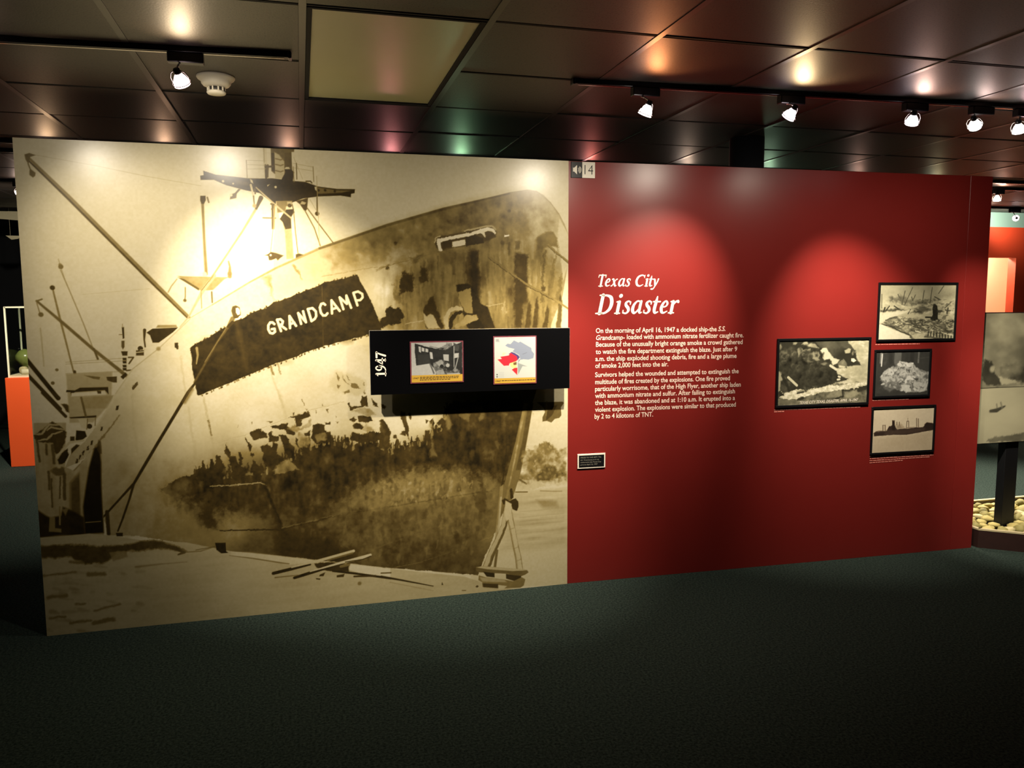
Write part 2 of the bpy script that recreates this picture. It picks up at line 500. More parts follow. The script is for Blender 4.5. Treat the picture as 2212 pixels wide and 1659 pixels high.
cv.line(R4((490, 80), (600, 340), (740, 680), (850, 970)), 2.2, 0.52, 0.9, soft=1.5); cv.dot(*R4((490, 45))[0], 4, 0.4, soft=2)
cv.line(R4((400, 300), (470, 600), (540, 880), (600, 1130), (670, 1400)), [3, 4, 3.4, 3, 3], 0.45, 0.95, soft=1.5)
cv.dot(*R4((395, 280))[0], 4.6, 0.26, soft=1.5)
cv.line(R4((640, 1235), (670, 1420)), 5, 0.25, soft=1.5); cv.line(R4((700, 1520), (740, 1659)), 5, 0.3, soft=1.5)
cv.line(R4((215, 430), (520, 690), (860, 990), (1230, 1290)), [4, 6, 6, 7], 0.36, soft=2)
cv.line(R4((215, 430), (275, 410)), 3, 0.42); cv.line(R4((215, 450), (250, 570)), 2, 0.5); cv.dot(*R4((262, 585))[0], 4.5, 0.36, soft=2)
cv.line(R4((255, 740), (285, 1080), (290, 1170)), 2, 0.55, 0.6, soft=2)
cv.line(R4((860, 980), (905, 1095)), 4, 0.33, soft=1.5)
for y0, y1 in ((1130, 1090), (1150, 1120), (1260, 1240)):
    cv.line(R4((540, y0), (1180, y1)), 1.2, 0.55, 0.7)
cv.line(R4((740, 360), (1500, 300)), 1, 0.68, 0.6)
cv.dot(*R4((438, 1215))[0], 3, 0.4); cv.dot(*R4((390, 1365))[0], 3.4, 0.36)
# parallel spars crossing the left border
cv.line(R4((90, 1090), (450, 1540)), [8, 8], 0.16, soft=1.5); cv.line(R4((105, 1270), (470, 1659)), [7, 7], 0.2, soft=1.5)
cv.line(R7((220, 0), (480, 270)), 6, 0.2, soft=1.5); cv.line(R7((340, 0), (410, 60)), 5, 0.2)
cv.poly(R7((430, 120), (490, 130), (560, 170), (540, 240), (490, 220), (470, 180)), 0.24, soft=2, rough=1)
# superstructure blocks far left
cv.poly([(143, 800), (243, 795), (240, 862), (200, 905), (150, 905)], 0.62, soft=3)
cv.poly(R4((750, 1280), (930, 1300), (920, 1330), (850, 1320)), 0.36, soft=1.5)
cv.poly(R4((1000, 1300), (1120, 1295), (1120, 1365), (1080, 1365), (1010, 1340)), 0.25, soft=1.5)
cv.poly(R4((545, 1445), (640, 1450), (700, 1420), (1020, 1415), (1025, 1500), (980, 1450), (640, 1470), (600, 1510), (590, 1470), (540, 1470)), 0.18, soft=1.2)
cv.poly(R4((600, 1480), (980, 1460), (1000, 1500), (600, 1520)), 0.8, soft=1.5)
cv.poly(R4((890, 1455), (940, 1460), (940, 1490), (900, 1490)), 0.25)
cv.poly(R4((720, 1530), (1080, 1510), (1040, 1659), (740, 1659)), 0.55, soft=3)
cv.poly(R4((1180, 735), (1205, 735), (1210, 860), (1190, 870)), 0.2, soft=1.2); cv.line(R4((1150, 820), (1185, 820)), 1.5, 0.4); cv.line(R4((1188, 700), (1190, 740)), 1.2, 0.5)
cv.poly(R4((1175, 890), (1210, 890), (1210, 960), (1190, 990), (1175, 960)), 0.3, soft=1.5)
cv.poly(R4((1170, 1010), (1245, 1010), (1240, 1060), (1185, 1060)), 0.2, soft=1.5)
for yy in (1100, 1135, 1180, 1215): cv.poly(R4((1185, yy - 16), (1230, yy - 16), (1232, yy + 14), (1190, yy + 14)), 0.2, soft=1.2)
cv.line(R4((1255, 1080), (1310, 1080), (1260, 1150)), 3, 0.28); cv.line(R4((1230, 1230), (1280, 1225)), 3, 0.3)
cv.poly(R4((1460, 800), (1530, 755), (1820, 745), (1760, 800), (1600, 915), (1530, 915), (1500, 830)), 0.16, soft=1.2)
cv.poly(R4((1590, 715), (1800, 715), (1815, 745), (1570, 745)), 0.5, soft=1.5)
cv.line(R4((1440, 770), (1435, 880), (1445, 960)), [6, 3, 3], 0.22)
cv.poly(R4((1340, 1000), (1430, 1000), (1430, 1060), (1340, 1060)), 0.22, soft=1.2); cv.dot(*R4((1390, 980))[0], 5, 0.2)
cv.line(R4((1340, 1025), (1440, 1015)), 1.6, 0.75); cv.line(R4((1385, 1000), (1440, 990)), 1.2, 0.7)
cv.poly(R4((1160, 1300), (1220, 1250), (1240, 1280), (1190, 1330)), 0.2, soft=1.5)

# --- second mast and rigging at centre left
cv.line(R2((110, 760), (125, 1180), (145, 1560)), [5, 5, 6], 0.42, soft=2)
cv.line(R2((128, 1560), (140, 1659)), 8, 0.72, soft=2)
cv.line([(445, 600), (447, 650)], 9, 0.78, soft=2)
cv.poly(R2((85, 670), (145, 670), (148, 720), (125, 765), (95, 760), (82, 720)), 0.26, soft=1.5); cv.line(R2((165, 690), (180, 745)), 3, 0.38)
cv.poly([(385, 590), (496, 594), (487, 598), (462, 621), (450, 622), (432, 621), (398, 598)], 0.52, soft=1.5)
cv.poly([(385, 593), (400, 597), (432, 617), (431, 622)], 0.3, soft=1.2)
cv.line([(384, 597), (372, 612), (365, 625)], 2, 0.5, soft=2); cv.line([(402, 615), (402, 632), (401, 642)], 2.2, 0.4, soft=1.5); cv.dot(401, 643, 3.2, 0.35, soft=1.5)
cv.line([(465, 590), (440, 622), (430, 640), (408, 680), (390, 700)], [7, 7, 5, 3, 2], 0.62, soft=2)
cv.line([(461, 592), (437, 622)], 1.4, 0.35); cv.line([(436, 620), (437, 660)], 2, 0.5); cv.line([(459, 625), (460, 648)], 3, 0.35)
cv.line(R2((400, 1420), (415, 1480), (412, 1590)), [3, 4, 8], 0.45, soft=2); cv.dot(*R2((412, 1560))[0], 4.4, 0.42, soft=2)
cv.line(R2((720, 820), (560, 1080), (180, 1640)), [5, 4, 3], 0.5, 0.9, soft=1.5)
cv.line(R2((775, 700), (720, 820)), [9, 5], 0.25, soft=1.2)

# --- main mast with cross-tree platform
K = 0.17
cv.line(R2((820, 110), (830, 330)), 7, 0.72, 0.8, soft=2); cv.line(R2((812, 110), (815, 300)), 1.5, 0.55)
cv.poly(R2((890, 108), (1160, 130), (1155, 180), (1125, 180), (1135, 430), (1040, 430), (935, 430), (895, 395)), 0.34, soft=1.2)
cv.poly(R2((930, 180), (985, 210), (1045, 290), (1045, 480), (940, 480)), 0.66, soft=2)
cv.poly(R2((895, 190), (930, 190), (935, 400), (900, 390)), 0.24, soft=1.5)
cv.poly(R2((1050, 190), (1125, 185), (1130, 400), (1045, 360)), 0.3, soft=2)
for yy in (255, 320, 390): cv.line(R2((945, yy), (1000, yy + 15), (1030, yy + 5)), 2.4, 0.42)
cv.line(R2((830, 330), (835, 470)), 4, 0.25); cv.line(R2((855, 330), (850, 460)), 4, 0.3); cv.line(R2((840, 345), (910, 345)), 4, 0.28)
cv.poly(R2((120, 385), (260, 430), (620, 475), (760, 480), (900, 478), (1010, 492), (1055, 410), (1045, 375), (1110, 370), (1155, 410), (1140, 510), (1280, 522),
           (1370, 555), (1420, 575), (1640, 605), (1845, 610), (1840, 655), (1800, 662), (1798, 702), (1680, 682), (1420, 690), (1250, 712), (1170, 742), (1100, 765),
           (950, 805), (900, 752), (760, 645), (600, 612), (380, 552), (240, 490), (90, 490), (85, 442), (125, 436)), K + 0.05 * nB, soft=1.2)
cv.poly(R2((1420, 585), (1640, 620), (1810, 625), (1690, 650), (1420, 660)), 0.36, soft=2)
for x, y in ((1430, 620), (1505, 620), (1615, 632)): cv.dot(*R2((x, y))[0], 2.6, 0.18)
cv.poly(R2((480, 490), (640, 520), (640, 560), (500, 540)), 0.3, 0.7, soft=4)
cv.poly(R2((650, 480), (680, 500), (690, 540), (660, 520)), 0.72); cv.line(R2((660, 550), (690, 680)), 4, 0.7); cv.line(R2((705, 600), (710, 650)), 3, 0.3)
cv.poly(R2((845, 555), (880, 545), (850, 572)), 0.7); cv.dot(*R2((942, 578))[0], 2.4, 0.75); cv.dot(*R2((345, 507))[0], 2.4, 0.75); cv.dot(*R2((460, 535))[0], 1.8, 0.7)
cv.poly(R2((1385, 580), (1410, 575), (1410, 630), (1390, 610)), 0.72); cv.line(R2((1290, 515), (1340, 515), (1355, 535)), 2.5, 0.24)
cv.poly(R2((1045, 375), (1060, 352), (1095, 352), (1110, 375)), 0.75)
cv.poly(R2((520, 595), (545, 600), (500, 650), (495, 700), (420, 715), (430, 660), (480, 640)), 0.28, soft=1.5); cv.dot(*R2((435, 665))[0], 2.8, 0.75)
cv.line(R2((690, 680), (700, 790)), 3, 0.35); cv.dot(*R2((700, 790))[0], 4, 0.5, soft=2)
for x in (612, 1145, 1370): cv.line(R2((x, 270 if x < 1000 else 350), (x + 8, 470 if x < 1000 else 520)), 1.6, 0.45)
for a_, b_ in (((612, 270), (830, 280)), ((612, 320), (830, 330)), ((612, 370), (830, 370)), ((1145, 310), (1370, 355)), ((1145, 360), (1370, 400)), ((1150, 240), (1250, 490))):
    cv.line(R2(a_, b_), 1.1, 0.6, 0.8)
cv.line(R2((1180, 310), (1185, 490)), 2, 0.35)
# lower mast
cv.poly(R2((945, 740), (1120, 740), (1120, 1060), (1145, 1400), (1000, 1480), (915, 1520), (905, 1330), (925, 1000)), 0.74, soft=1.5)
cv.poly(R2((1020, 980), (1118, 940), (1122, 1080), (1140, 1395), (1060, 1400), (1045, 1100)), 0.55, soft=2)
cv.poly(R2((985, 942), (1060, 835), (1150, 830), (1145, 870), (1112, 935), (1118, 1050), (1050, 1060), (1020, 980)), 0.2, soft=1.2)
cv.poly(R2((950, 740), (1130, 735), (1130, 780), (1060, 800), (1050, 860), (960, 870)), 0.4, soft=2)
cv.poly(R2((1070, 745), (1125, 745), (1135, 800), (1080, 805)), 0.6); cv.dot(*R2((1100, 790))[0], 4, 0.25)
cv.poly(R2((975, 880), (1030, 860), (1000, 920), (985, 940)), 0.82)
cv.line(R2((720, 580), (900, 750), (1120, 935)), [2, 4, 3], 0.62)
cv.line(R2((905, 790), (905, 1050)), 4, 0.3); cv.line(R2((795, 928), (940, 932)), 2.2, 0.3); cv.line(R2((890, 770), (920, 780), (900, 830)), 4, 0.3)
cv.line(R2((928, 790), (918, 1050)), 3, 0.5); cv.line(R2((910, 1050), (880, 1310)), 1.4, 0.5)
cv.line(R2((1145, 860), (1165, 1100), (1190, 1330)), 2, 0.4); cv.line(R2((1130, 780), (1150, 870)), 2, 0.3)
cv.poly(R2((1170, 740), (1310, 705), (1300, 830), (1285, 850), (1262, 845), (1215, 775)), 0.25, soft=1.2); cv.poly(R2((1240, 740), (1290, 760), (1270, 780), (1220, 775)), 0.6)
cv.line(R2((1275, 850), (1380, 1050), (1445, 1250)), 2.4, 0.38); cv.line(R2((1300, 820), (1430, 1000), (1590, 1215)), 2.4, 0.38)
cv.line(R2((1412, 700), (1412, 860)), 2.4, 0.3); cv.dot(*R2((1412, 885))[0], 4.4, 0.25)
cv.line(R2((1410, 460), (1425, 900), (1435, 1250)), 1.2, 0.6); cv.line(R2((1330, 720), (1410, 860)), 1, 0.6)
cv.poly(R2((810, 1355), (850, 1340), (880, 1315), (930, 1325), (1030, 1358), (990, 1385), (960, 1415), (940, 1390), (890, 1410), (860, 1410), (850, 1360)), 0.27, soft=1.5); cv.dot(*R2((880, 1352))[0], 2, 0.8)
cv.poly(R2((1165, 1345), (1200, 1335), (1260, 1350), (1220, 1390), (1165, 1390)), 0.25, soft=1.5)

# --- far shore and water, lower right
cv.poly([(1100, 1060), (1225, 1052), (1222, 1265), (1000, 1270), (1040, 1200)], 0.76, soft=2)
shore = 0.56 + 0.62 * nB + 0.55 * nC
cv.poly([(1128, 968), (1150, 975), (1165, 962), (1178, 955), (1192, 962), (1204, 978), (1223, 965), (1224, 1052), (1195, 1048), (1150, 1056), (1110, 1062), (1120, 1010)], shore, soft=4, rough=3)
cv.poly([(1168, 970), (1180, 957), (1194, 968), (1185, 982), (1170, 982)], 0.4, 0.6, soft=5, rough=3)
cv.poly([(1147, 985), (1165, 978), (1167, 992), (1150, 995)], 0.32, 0.7, soft=6, rough=3)
cv.poly([(1155, 1032), (1178, 1005), (1200, 1008), (1208, 1030), (1190, 1040), (1160, 1048)], 0.26, 0.9, soft=7, rough=3)
cv.poly([(1112, 1042), (1130, 1034), (1158, 1040), (1190, 1038), (1223, 1030), (1223, 1054), (1160, 1058), (1110, 1064)], 0.82, 0.7, soft=5, rough=2)
cv.line([(1112, 1063), (1137, 1063)], 3, 0.32); cv.line([(1165, 1061), (1195, 1062), (1212, 1062)], 2, 0.5); cv.line([(1120, 1036), (1135, 1045)], 4, 0.36)
sl, c_ = cv.mask([(1105, 1066), (1223, 1064), (1222, 1180), (1080, 1190)], soft=20); cv.put(sl, c_, 0.66 + 0.35 * nH, 0.6)
cv.poly([(1155, 1080), (1200, 1082), (1205, 1096), (1170, 1098)], 0.5, 0.7, soft=8)
for yy in (1104, 1116, 1125, 1133, 1150): cv.line([(1120, yy + 2), (1215, yy - 6)], 1.6, 0.58, 0.5, soft=2)

# --- hull
hull = [(139, 1003), (150, 975), (183, 945), (212, 905), (240, 859), (250, 841), (287, 788), (344, 744), (412, 681), (460, 653), (541, 605), (598, 575), (693, 533), (840, 482), (962, 448),
        (1060, 426), (1105, 415), (1143, 410), (1163, 413), (1178, 422), (1192, 437), (1211, 463), (1223, 485), (1233, 515), (1231, 560), (1217, 640), (1192, 700), (1175, 790), (1150, 871),
        (1135, 959), (1124, 1017), (1110, 1062), (1078, 1120), (1067, 1151), (1045, 1200), (1029, 1242), (900, 1230), (820, 1223), (754, 1215), (595, 1196), (496, 1186), (300, 1152), (232, 1149),
        (222, 1110), (219, 1020), (214, 952), (170, 990)]
hullf = cv.field([(560, 625, .78), (620, 600, .72), (700, 565, .64), (760, 545, .53), (830, 520, .45), (900, 500, .42), (960, 490, .36), (1020, 465, .34), (1080, 450, .38), (1140, 430, .50), (1180, 460, .62), (1120, 500, .48), (1150, 540, .56),
    (1205, 530, .70), (480, 690, .80), (350, 800, .79), (400, 900, .77), (600, 830, .82), (720, 770, .84), (780, 830, .82), (560, 900, .80), (300, 950, .70), (260, 1050, .60), (240, 1130, .55), (650, 660, .8), (450, 850, .8),
    (830, 620, .76), (850, 590, .68), (870, 560, .5), (900, 620, .38), (935, 590, .40), (960, 620, .46), (1000, 650, .46), (1030, 600, .36), (1070, 650, .60), (1085, 590, .58), (1120, 640, .36), (1150, 620, .6), (1180, 600, .58), (1000, 700, .48), (900, 690, .55),
    (840, 890, .82), (860, 900, .82), (920, 900, .82), (950, 885, .7), (990, 900, .33), (1050, 900, .27), (1100, 930, .24), (950, 970, .24), (1000, 960, .23), (700, 900, .8), (820, 800, .8),
    (450, 1110, .42), (350, 1080, .58), (300, 1120, .58), (500, 1140, .50), (420, 1160, .5), (350, 1150, .52), (650, 1100, .26), (560, 1060, .20), (600, 1040, .20), (700, 1010, .25), (750, 1060, .36), (820, 1080, .44), (900, 1060, .50), (960, 1050, .50), (1020, 1050, .40),
    (900, 1120, .40), (1000, 1130, .42), (760, 1165, .36), (620, 1180, .24), (700, 1195, .18), (850, 1195, .26), (950, 1195, .25), (1020, 1215, .30), (1050, 1150, .40), (820, 1130, .42), (540, 1180, .3)], 3.4)
hx = hullf + 0.05 * nA + 0.10 * nB * np.clip(1.25 - hullf, 0, 1) + 0.07 * nC * np.clip(1.1 - hullf, 0, 1)
sl, hc = cv.mask(hull, 1.2); cv.put(sl, hc, hx)
# bulwark rim
cv.line([(460, 653), (541, 605), (598, 575), (693, 533)], [2, 3, 4.5, 5], 0.45, 0.8, soft=1.5)
cv.line([(412, 681), (460, 653), (541, 605)], 1.5, 0.55, 0.8)
cv.line([(693, 533), (840, 484), (962, 450), (1105, 418)], [5, 6, 6, 3], 0.26, 0.85, soft=2)
cv.line([(1105, 417), (1143, 411), (1163, 414), (1192, 438), (1211, 464), (1231, 510)], 2, 0.5, 0.7, soft=1.5)
cv.line([(250, 843), (287, 790), (344, 746), (412, 683)], 2, 0.62, 0.8)
cv.line([(205, 915), (240, 862), (285, 795)], 6, 0.78, 0.5, soft=3)
# mottled bow plating: streaks
sl, c_ = cv.mask([(700, 545), (840, 490), (965, 455), (1110, 420), (1160, 420), (1205, 470), (1205, 560), (1190, 700), (850, 712), (820, 650), (830, 575)], soft=40)
cv.put(sl, c_, hullf + 0.45 * nB + 0.35 * nC + 0.10 * nV, 0.55)
sl, c_ = cv.mask([(830, 585), (950, 548), (1100, 505), (1190, 500), (1205, 560), (1190, 700), (850, 712), (820, 650)], soft=30)
cv.put(sl, c_, hullf + 0.40 * nV + 0.25 * nV2 + 0.25 * nB, 0.6)
BOW = [(850, 580), (950, 552), (1080, 520), (1190, 520), (1200, 600), (1185, 705), (850, 708)]
cv.specks(BOW, 110, (1.2, 3.5), (.22, .40), (.2, .5), 21, (12, 55), (-.08, .08), 3)
cv.specks(BOW, 90, (1.0, 3.0), (.58, .74), (.2, .45), 22, (10, 50), (-.08, .08), 3)
UP = [(700, 545), (840, 492), (965, 458), (1110, 424), (1160, 428), (1195, 480), (1100, 500), (950, 540), (830, 570), (720, 580)]
cv.specks(UP, 120, (2, 7), (.26, .40), (.1, .3), 23, (0, 14), (-1, 1), 7)
cv.specks(UP, 80, (2, 6), (.52, .66), (.1, .25), 24, (0, 12), (-1, 1), 7)
def streak(pts, tone, a=0.8, soft=6, rough=2.5): cv.poly(pts, tone, a, soft, rough)
cv.poly(R3((2060, 700), (2165, 880), (2165, 1200), (2100, 1400), (2060, 1050), (2040, 900)), 0.80, 0.85, soft=3)
streak(R3((1020, 1060), (1130, 1060), (1150, 1659), (1060, 1659)), 0.16, 0.92, 9)
streak(R3((1550, 1080), (1700, 1100), (1690, 1659), (1550, 1659)), 0.24, 0.85, 7)
streak(R6((1560, 0), (1690, 0), (1620, 575), (1530, 575)), 0.22, 0.9, 7)
streak(R3((1800, 920), (1860, 880), (1860, 1300), (1800, 1100)), 0.36, 0.7)
cv.poly(R3((1810, 920), (1900, 850), (1990, 850), (2030, 920), (2050, 1030), (1960, 1010), (1850, 1050), (1800, 1060)), 0.34, 0.75, soft=4)
cv.dot(*R3((1960, 930))[0], 11, 0.5, 0.7, soft=6)
streak(R3((1880, 1050), (1910, 1050), (1870, 1659), (1840, 1659)), 0.3, 0.7, 3)
streak(R3((2050, 1030), (1990, 1200), (1930, 1500), (1960, 1500)), 0.38, 0.6, 3)
streak(R3((2080, 1330), (2100, 1420), (2040, 1659), (2000, 1659)), 0.36, 0.7, 3)
streak(R3((300, 1290), (380, 1330), (420, 1470), (360, 1540), (300, 1500), (240, 1560), (240, 1350)), 0.17, 0.9, 5, 3)
streak(R3((470, 1230), (560, 1260), (560, 1400), (480, 1430)), 0.2, 0.85, 5, 3)
streak(R3((350, 1130), (510, 1090), (500, 1130), (420, 1200)), 0.25, 0.7, 5)
streak(R3((160, 1430), (240, 1560), (300, 1659), (190, 1600)), 0.34, 0.7, 5, 3)
streak(R3((90, 1210), (130, 1200), (120, 1260), (90, 1250)), 0.2, 0.8, 2)
streak(R3((700, 1070), (1030, 1060), (1040, 1160), (760, 1180), (720, 1659), (690, 1300)), 0.3, 0.5, 8, 3)
cv.dot(*R3((195, 965))[0], 4, 0.2, 0.8, soft=3); cv.dot(*R3((1490, 605))[0], 4, 0.22, 0.8, soft=3); cv.dot(*R3((595, 870))[0], 4, 0.26, 0.7, soft=4); cv.dot(*R3((1410, 970))[0], 5, 0.26, 0.7, soft=4)
cv.poly(R3((1550, 950), (1610, 955), (1600, 1050), (1560, 1050)), 0.33, 0.8, soft=3)
# strake seams
cv.line([(820, 577), (915, 552), (960, 541)], 1.6, 0.4, 0.8); cv.line([(815, 583), (840, 571), (815, 580)], 1.4, 0.4, 0.7)
cv.line(R5((1450, 180), (1850, 110), (2212, 60)), 1.4, 0.45, 0.6); cv.line(R6((300, 515), (500, 480)), 1.8, 0.75, 0.8); cv.line(R6((1210, 325), (1410, 290)), 1.8, 0.72, 0.8)
# chock with light rim
cv.poly(R3((640, 920), (720, 890), (1240, 780), (1310, 790), (1345, 850), (1330, 910), (1180, 970), (720, 1050), (660, 1020), (640, 960)), 0.24, 0.9, soft=3)
cv.line(R3((640, 960), (650, 910), (700, 890)), 3, 0.62); cv.line(R3((980, 835), (1230, 780), (1290, 780), (1335, 820)), [3, 4, 4, 3], 0.6)
cv.line(R3((690, 940), (850, 905), (1050, 870), (1240, 815), (1300, 830), (1325, 860)), [9, 8, 7, 9, 8, 5], 0.84, soft=1.2)
cv.line(R3((680, 940), (705, 1040)), 8, 0.84, soft=1.2); cv.line(R3((1190, 850), (1215, 900)), [7, 3], 0.82)
cv.poly(R3((730, 950), (840, 930), (840, 1010), (740, 1030)), 0.2, soft=1.5)
cv.poly(R3((840, 955), (980, 930), (990, 990), (840, 1020)), 0.82, soft=1.5)
cv.poly(R3((990, 900), (1100, 880), (1190, 920), (1200, 970), (1000, 1010)), 0.17, soft=2); cv.dot(*R3((1260, 880))[0], 9, 0.24, soft=3)
cv.poly(R3((1430, 885), (1490, 880), (1490, 895), (1435, 905)), 0.9)
# anchor and hawse pipe
cv.poly(R6((880, 70), (1020, 60), (1070, 100), (1150, 280), (1240, 340), (1320, 570), (1090, 577), (1000, 560), (900, 170), (880, 130)), 0.15, 0.95, soft=3)
cv.poly(R6((905, 165), (1040, 110), (1060, 280), (1070, 400), (990, 400), (950, 330), (920, 250)), 0.56, soft=2, rough=1)
cv.line(R6((770, 560), (760, 450), (800, 370), (880, 335), (935, 360)), [9, 10, 9, 9, 8], 0.72, soft=1.5)
cv.line(R6((810, 560), (820, 470), (880, 400), (945, 380)), [8, 9, 8, 4], 0.16, soft=1.5)
cv.poly(R6((850, 540), (940, 470), (1010, 420), (1100, 420), (1140, 480), (1060, 500), (960, 540), (870, 570)), 0.6, soft=2, rough=1)
cv.poly(R6((1010, 560), (1030, 510), (1140, 470), (1200, 560), (1190, 577), (1020, 577)), 0.13, soft=2)
cv.poly(R6((510, 330), (590, 210), (620, 200), (640, 300), (700, 450), (740, 560), (700, 577), (540, 577), (500, 430)), 0.2, 0.92, soft=3, rough=1)
cv.poly(R6((500, 390), (540, 440), (575, 400), (620, 420), (670, 540), (700, 570), (560, 577), (510, 480)), 0.7, soft=2, rough=1)
cv.poly(R6((75, 340), (130, 315), (160, 345), (235, 330), (280, 420), (240, 520), (100, 520), (40, 560), (0, 560), (40, 440), (80, 430)), 0.16, soft=2, rough=2)
for x, h_ in ((1715, 260), (1800, 215), (1920, 300), (2070, 180)):
    cv.poly(R6((x - 20, h_ + 60), (x, h_), (x + 15, h_ + 80), (x, 575), (x - 60, 575)), 0.25, 0.85, soft=3, rough=1)
cv.poly(R6((1845, 100), (1900, 105), (1890, 160), (1850, 150)), 0.3, 0.9, soft=2)
# mooring lines over the bow
cv.line(R3((1260, 1130), (1660, 1430), (2070, 1659)), [3.5, 4.5, 4.5], 0.46, soft=1.2); cv.line(R3((1255, 1145), (1655, 1448), (2050, 1659)), 1.5, 0.26)
cv.line(R6((2000, 250), (2150, 355)), 4.5, 0.5); cv.line(R3((1930, 1000), (2165, 1200)), 4.5, 0.5, soft=1.2); cv.line(R3((1925, 1015), (2160, 1212)), 1.5, 0.3)

# --- fittings on the light plating
cv.line(R5((780, 200), (850, 180), (890, 360), (920, 440)), [3, 8, 4, 1], 0.45, 0.6, soft=5, rough=2); cv.poly(R5((790, 190), (870, 170), (900, 330), (840, 290)), 0.48, 0.5, soft=5, rough=2)
cv.line(R5((1140, 50), (1200, 140), (1230, 210)), [5, 4, 1], 0.36, 0.7, soft=3, rough=1)
cv.poly(R4((1780, 920), (1810, 915), (1825, 960), (1810, 990), (1780, 970)), 0.2, soft=1.2)
cv.poly(R4((1290, 1420), (1355, 1355), (1360, 1390), (1300, 1460)), 0.28, soft=1.2); cv.poly(R4((1100, 1640), (1135, 1620), (1120, 1659), (1100, 1659)), 0.28)
cv.dot(*R4((1595, 985))[0], 4, 0.5, soft=3)
for x, y in ((1065, 175), (890, 420), (775, 575), (727, 635), (680, 688), (640, 738), (600, 782)):
    cv.poly(R7((x - 16, y + 25), (x - 6, y - 25), (x + 16, y - 30), (x + 6, y + 22)), 0.2, soft=1.2)
cv.line(R7((470, 990), (700, 760), (880, 540), (1100, 260)), [3, 3, 3.5, 2], 0.4, 0.85, soft=2)
cv.line(R5((430, 1450), (640, 1659)), 1, 0.72, 0.4)
for pts in (R4((1850, 1080), (1900, 1490)), R5((880, 1290), (1010, 1659)), R8((100, 60), (210, 640)), R8((0, 560), (30, 880)), R7((1880, 180), (1970, 880)), R7((2060, 100), (2150, 560)), R7((1270, 450), (1300, 720)), R7((1240, 30), (1250, 420))):
    cv.line(pts, 2.6, 0.62, 0.45, soft=4)
cv.line(R8((150, 330), (190, 500)), 2.4, 0.34, 0.8, soft=2); cv.line(R8((960, 0), (1040, 300)), 5, 0.6, 0.35, soft=6); cv.line(R5((870, 1200), (900, 1280)), 5, 0.4, 0.8, soft=2, rough=1); cv.line(R5((950, 1165), (985, 1280)), 3, 0.45, 0.7, soft=2)
cv.line(R8((1220, 100), (1250, 170)), 2, 0.4, 0.8); cv.line(R8((270, 580), (500, 520), (1040, 320), (1320, 220), (1700, 130)), 1, 0.62, 0.7)
# rust stain by the timeline panel
rs = 0.45 + 0.5 * nC
cv.poly(R5((1550, 1330), (1620, 1270), (1740, 1280), (1880, 1330), (1950, 1420), (1950, 1520), (1850, 1540), (1700, 1500), (1600, 1480), (1540, 1440)), 0.66, 0.5, soft=10, rough=3)
for q in ([(1610, 1275), (1650, 1330), (1650, 1370), (1620, 1350)], [(1690, 1310), (1730, 1380), (1760, 1420), (1700, 1360)], [(1730, 1290), (1770, 1360), (1740, 1340)], [(1770, 1390), (1850, 1400), (1890, 1450), (1820, 1460), (1780, 1430)],
          [(1690, 1490), (1760, 1470), (1770, 1500), (1720, 1515)], [(1920, 1380), (1940, 1430), (1925, 1430)], [(1930, 1470), (1955, 1510), (1930, 1530)], [(1620, 1410), (1660, 1420), (1640, 1460)]):
    cv.poly(R5(*q), 0.36, 0.9, soft=1.5, rough=1.2)

# --- dark boot-topping with eaten paint edge
dk = 0.205 + 0.20 * nB + 0.14 * nC + 0.10 * nV2
dark = [(345, 1052), (380, 1030), (420, 1018), (505, 1018), (534, 1011), (572, 1011), (610, 992), (644, 973), (659, 961), (682, 954), (705, 946), (724, 950), (743, 954), (758, 961), (800, 941), (820, 955), (845, 970),
        (873, 959), (894, 949), (919, 955), (934, 926), (953, 921), (957, 909), (966, 880), (970, 868), (1130, 862), (1120, 936), (1105, 1012), (1096, 1040), (1060, 1034), (1010, 1012), (950, 1002), (880, 1018), (830, 1036),
        (770, 1058), (720, 1080), (680, 1100), (640, 1112), (600, 1112), (560, 1100), (480, 1104), (440, 1120), (430, 1085), (380, 1075)]
sl, c1 = cv.mask(dark, 2, 3.5)
sl2, c2 = cv.mask(dark, 40, 12)
full1 = np.zeros_like(cv.T); full1[sl] = c1; full2 = np.zeros_like(cv.T); full2[sl2] = c2
tp_ = cv.P(dark[0:26])                                                   # crisp torn upper edge, soft lower edge
ztop = np.interp(cv.x, tp_[:, 0], tp_[:, 1])
blend = np.clip((cv.z[:, None] - (ztop[None, :] - 0.10)) / 0.07, 0, 1)
cv.put((slice(None), slice(None)), full1 * blend + full2 * (1 - blend), dk)
TOPE = dark[2:24]
cv.edge_specks(TOPE, 5.0, (1.0, 3.2), 0.17, (.7, 1.0), 31, (3, 20))
cv.edge_specks([(x, y + 9) for x, y in TOPE], 8.0, (1.0, 2.5), 0.55, (.35, .8), 32, (4, 14))
cv.specks([(420, 1022), (640, 985), (760, 965), (840, 975), (930, 940), (975, 890), (1110, 890), (1095, 1010), (960, 1000), (760, 1050), (600, 1100), (450, 1090)], 220, (1.5, 6), (.10, .17), (.2, .5), 33, (0, 22), (-.3, .3), 5)
cv.specks([(420, 1022), (640, 985), (760, 965), (840, 975), (930, 940), (975, 890), (1110, 890), (1095, 1010), (960, 1000), (760, 1050), (600, 1100), (450, 1090)], 160, (1.2, 5), (.28, .38), (.15, .4), 34, (0, 22), (-.3, .3), 5)
cv.specks([(345, 1045), (430, 1020), (470, 1050), (440, 1110), (360, 1080)], 60, (1.5, 5), (.2, .34), (.2, .5), 35, (0, 20), (-.2, .2), 4)
cv.specks([(230, 985), (420, 980), (400, 1130), (240, 1140)], 70, (2, 8), (.42, .56), (.10, .3), 36, (0, 40), (-.1, .1), 9)
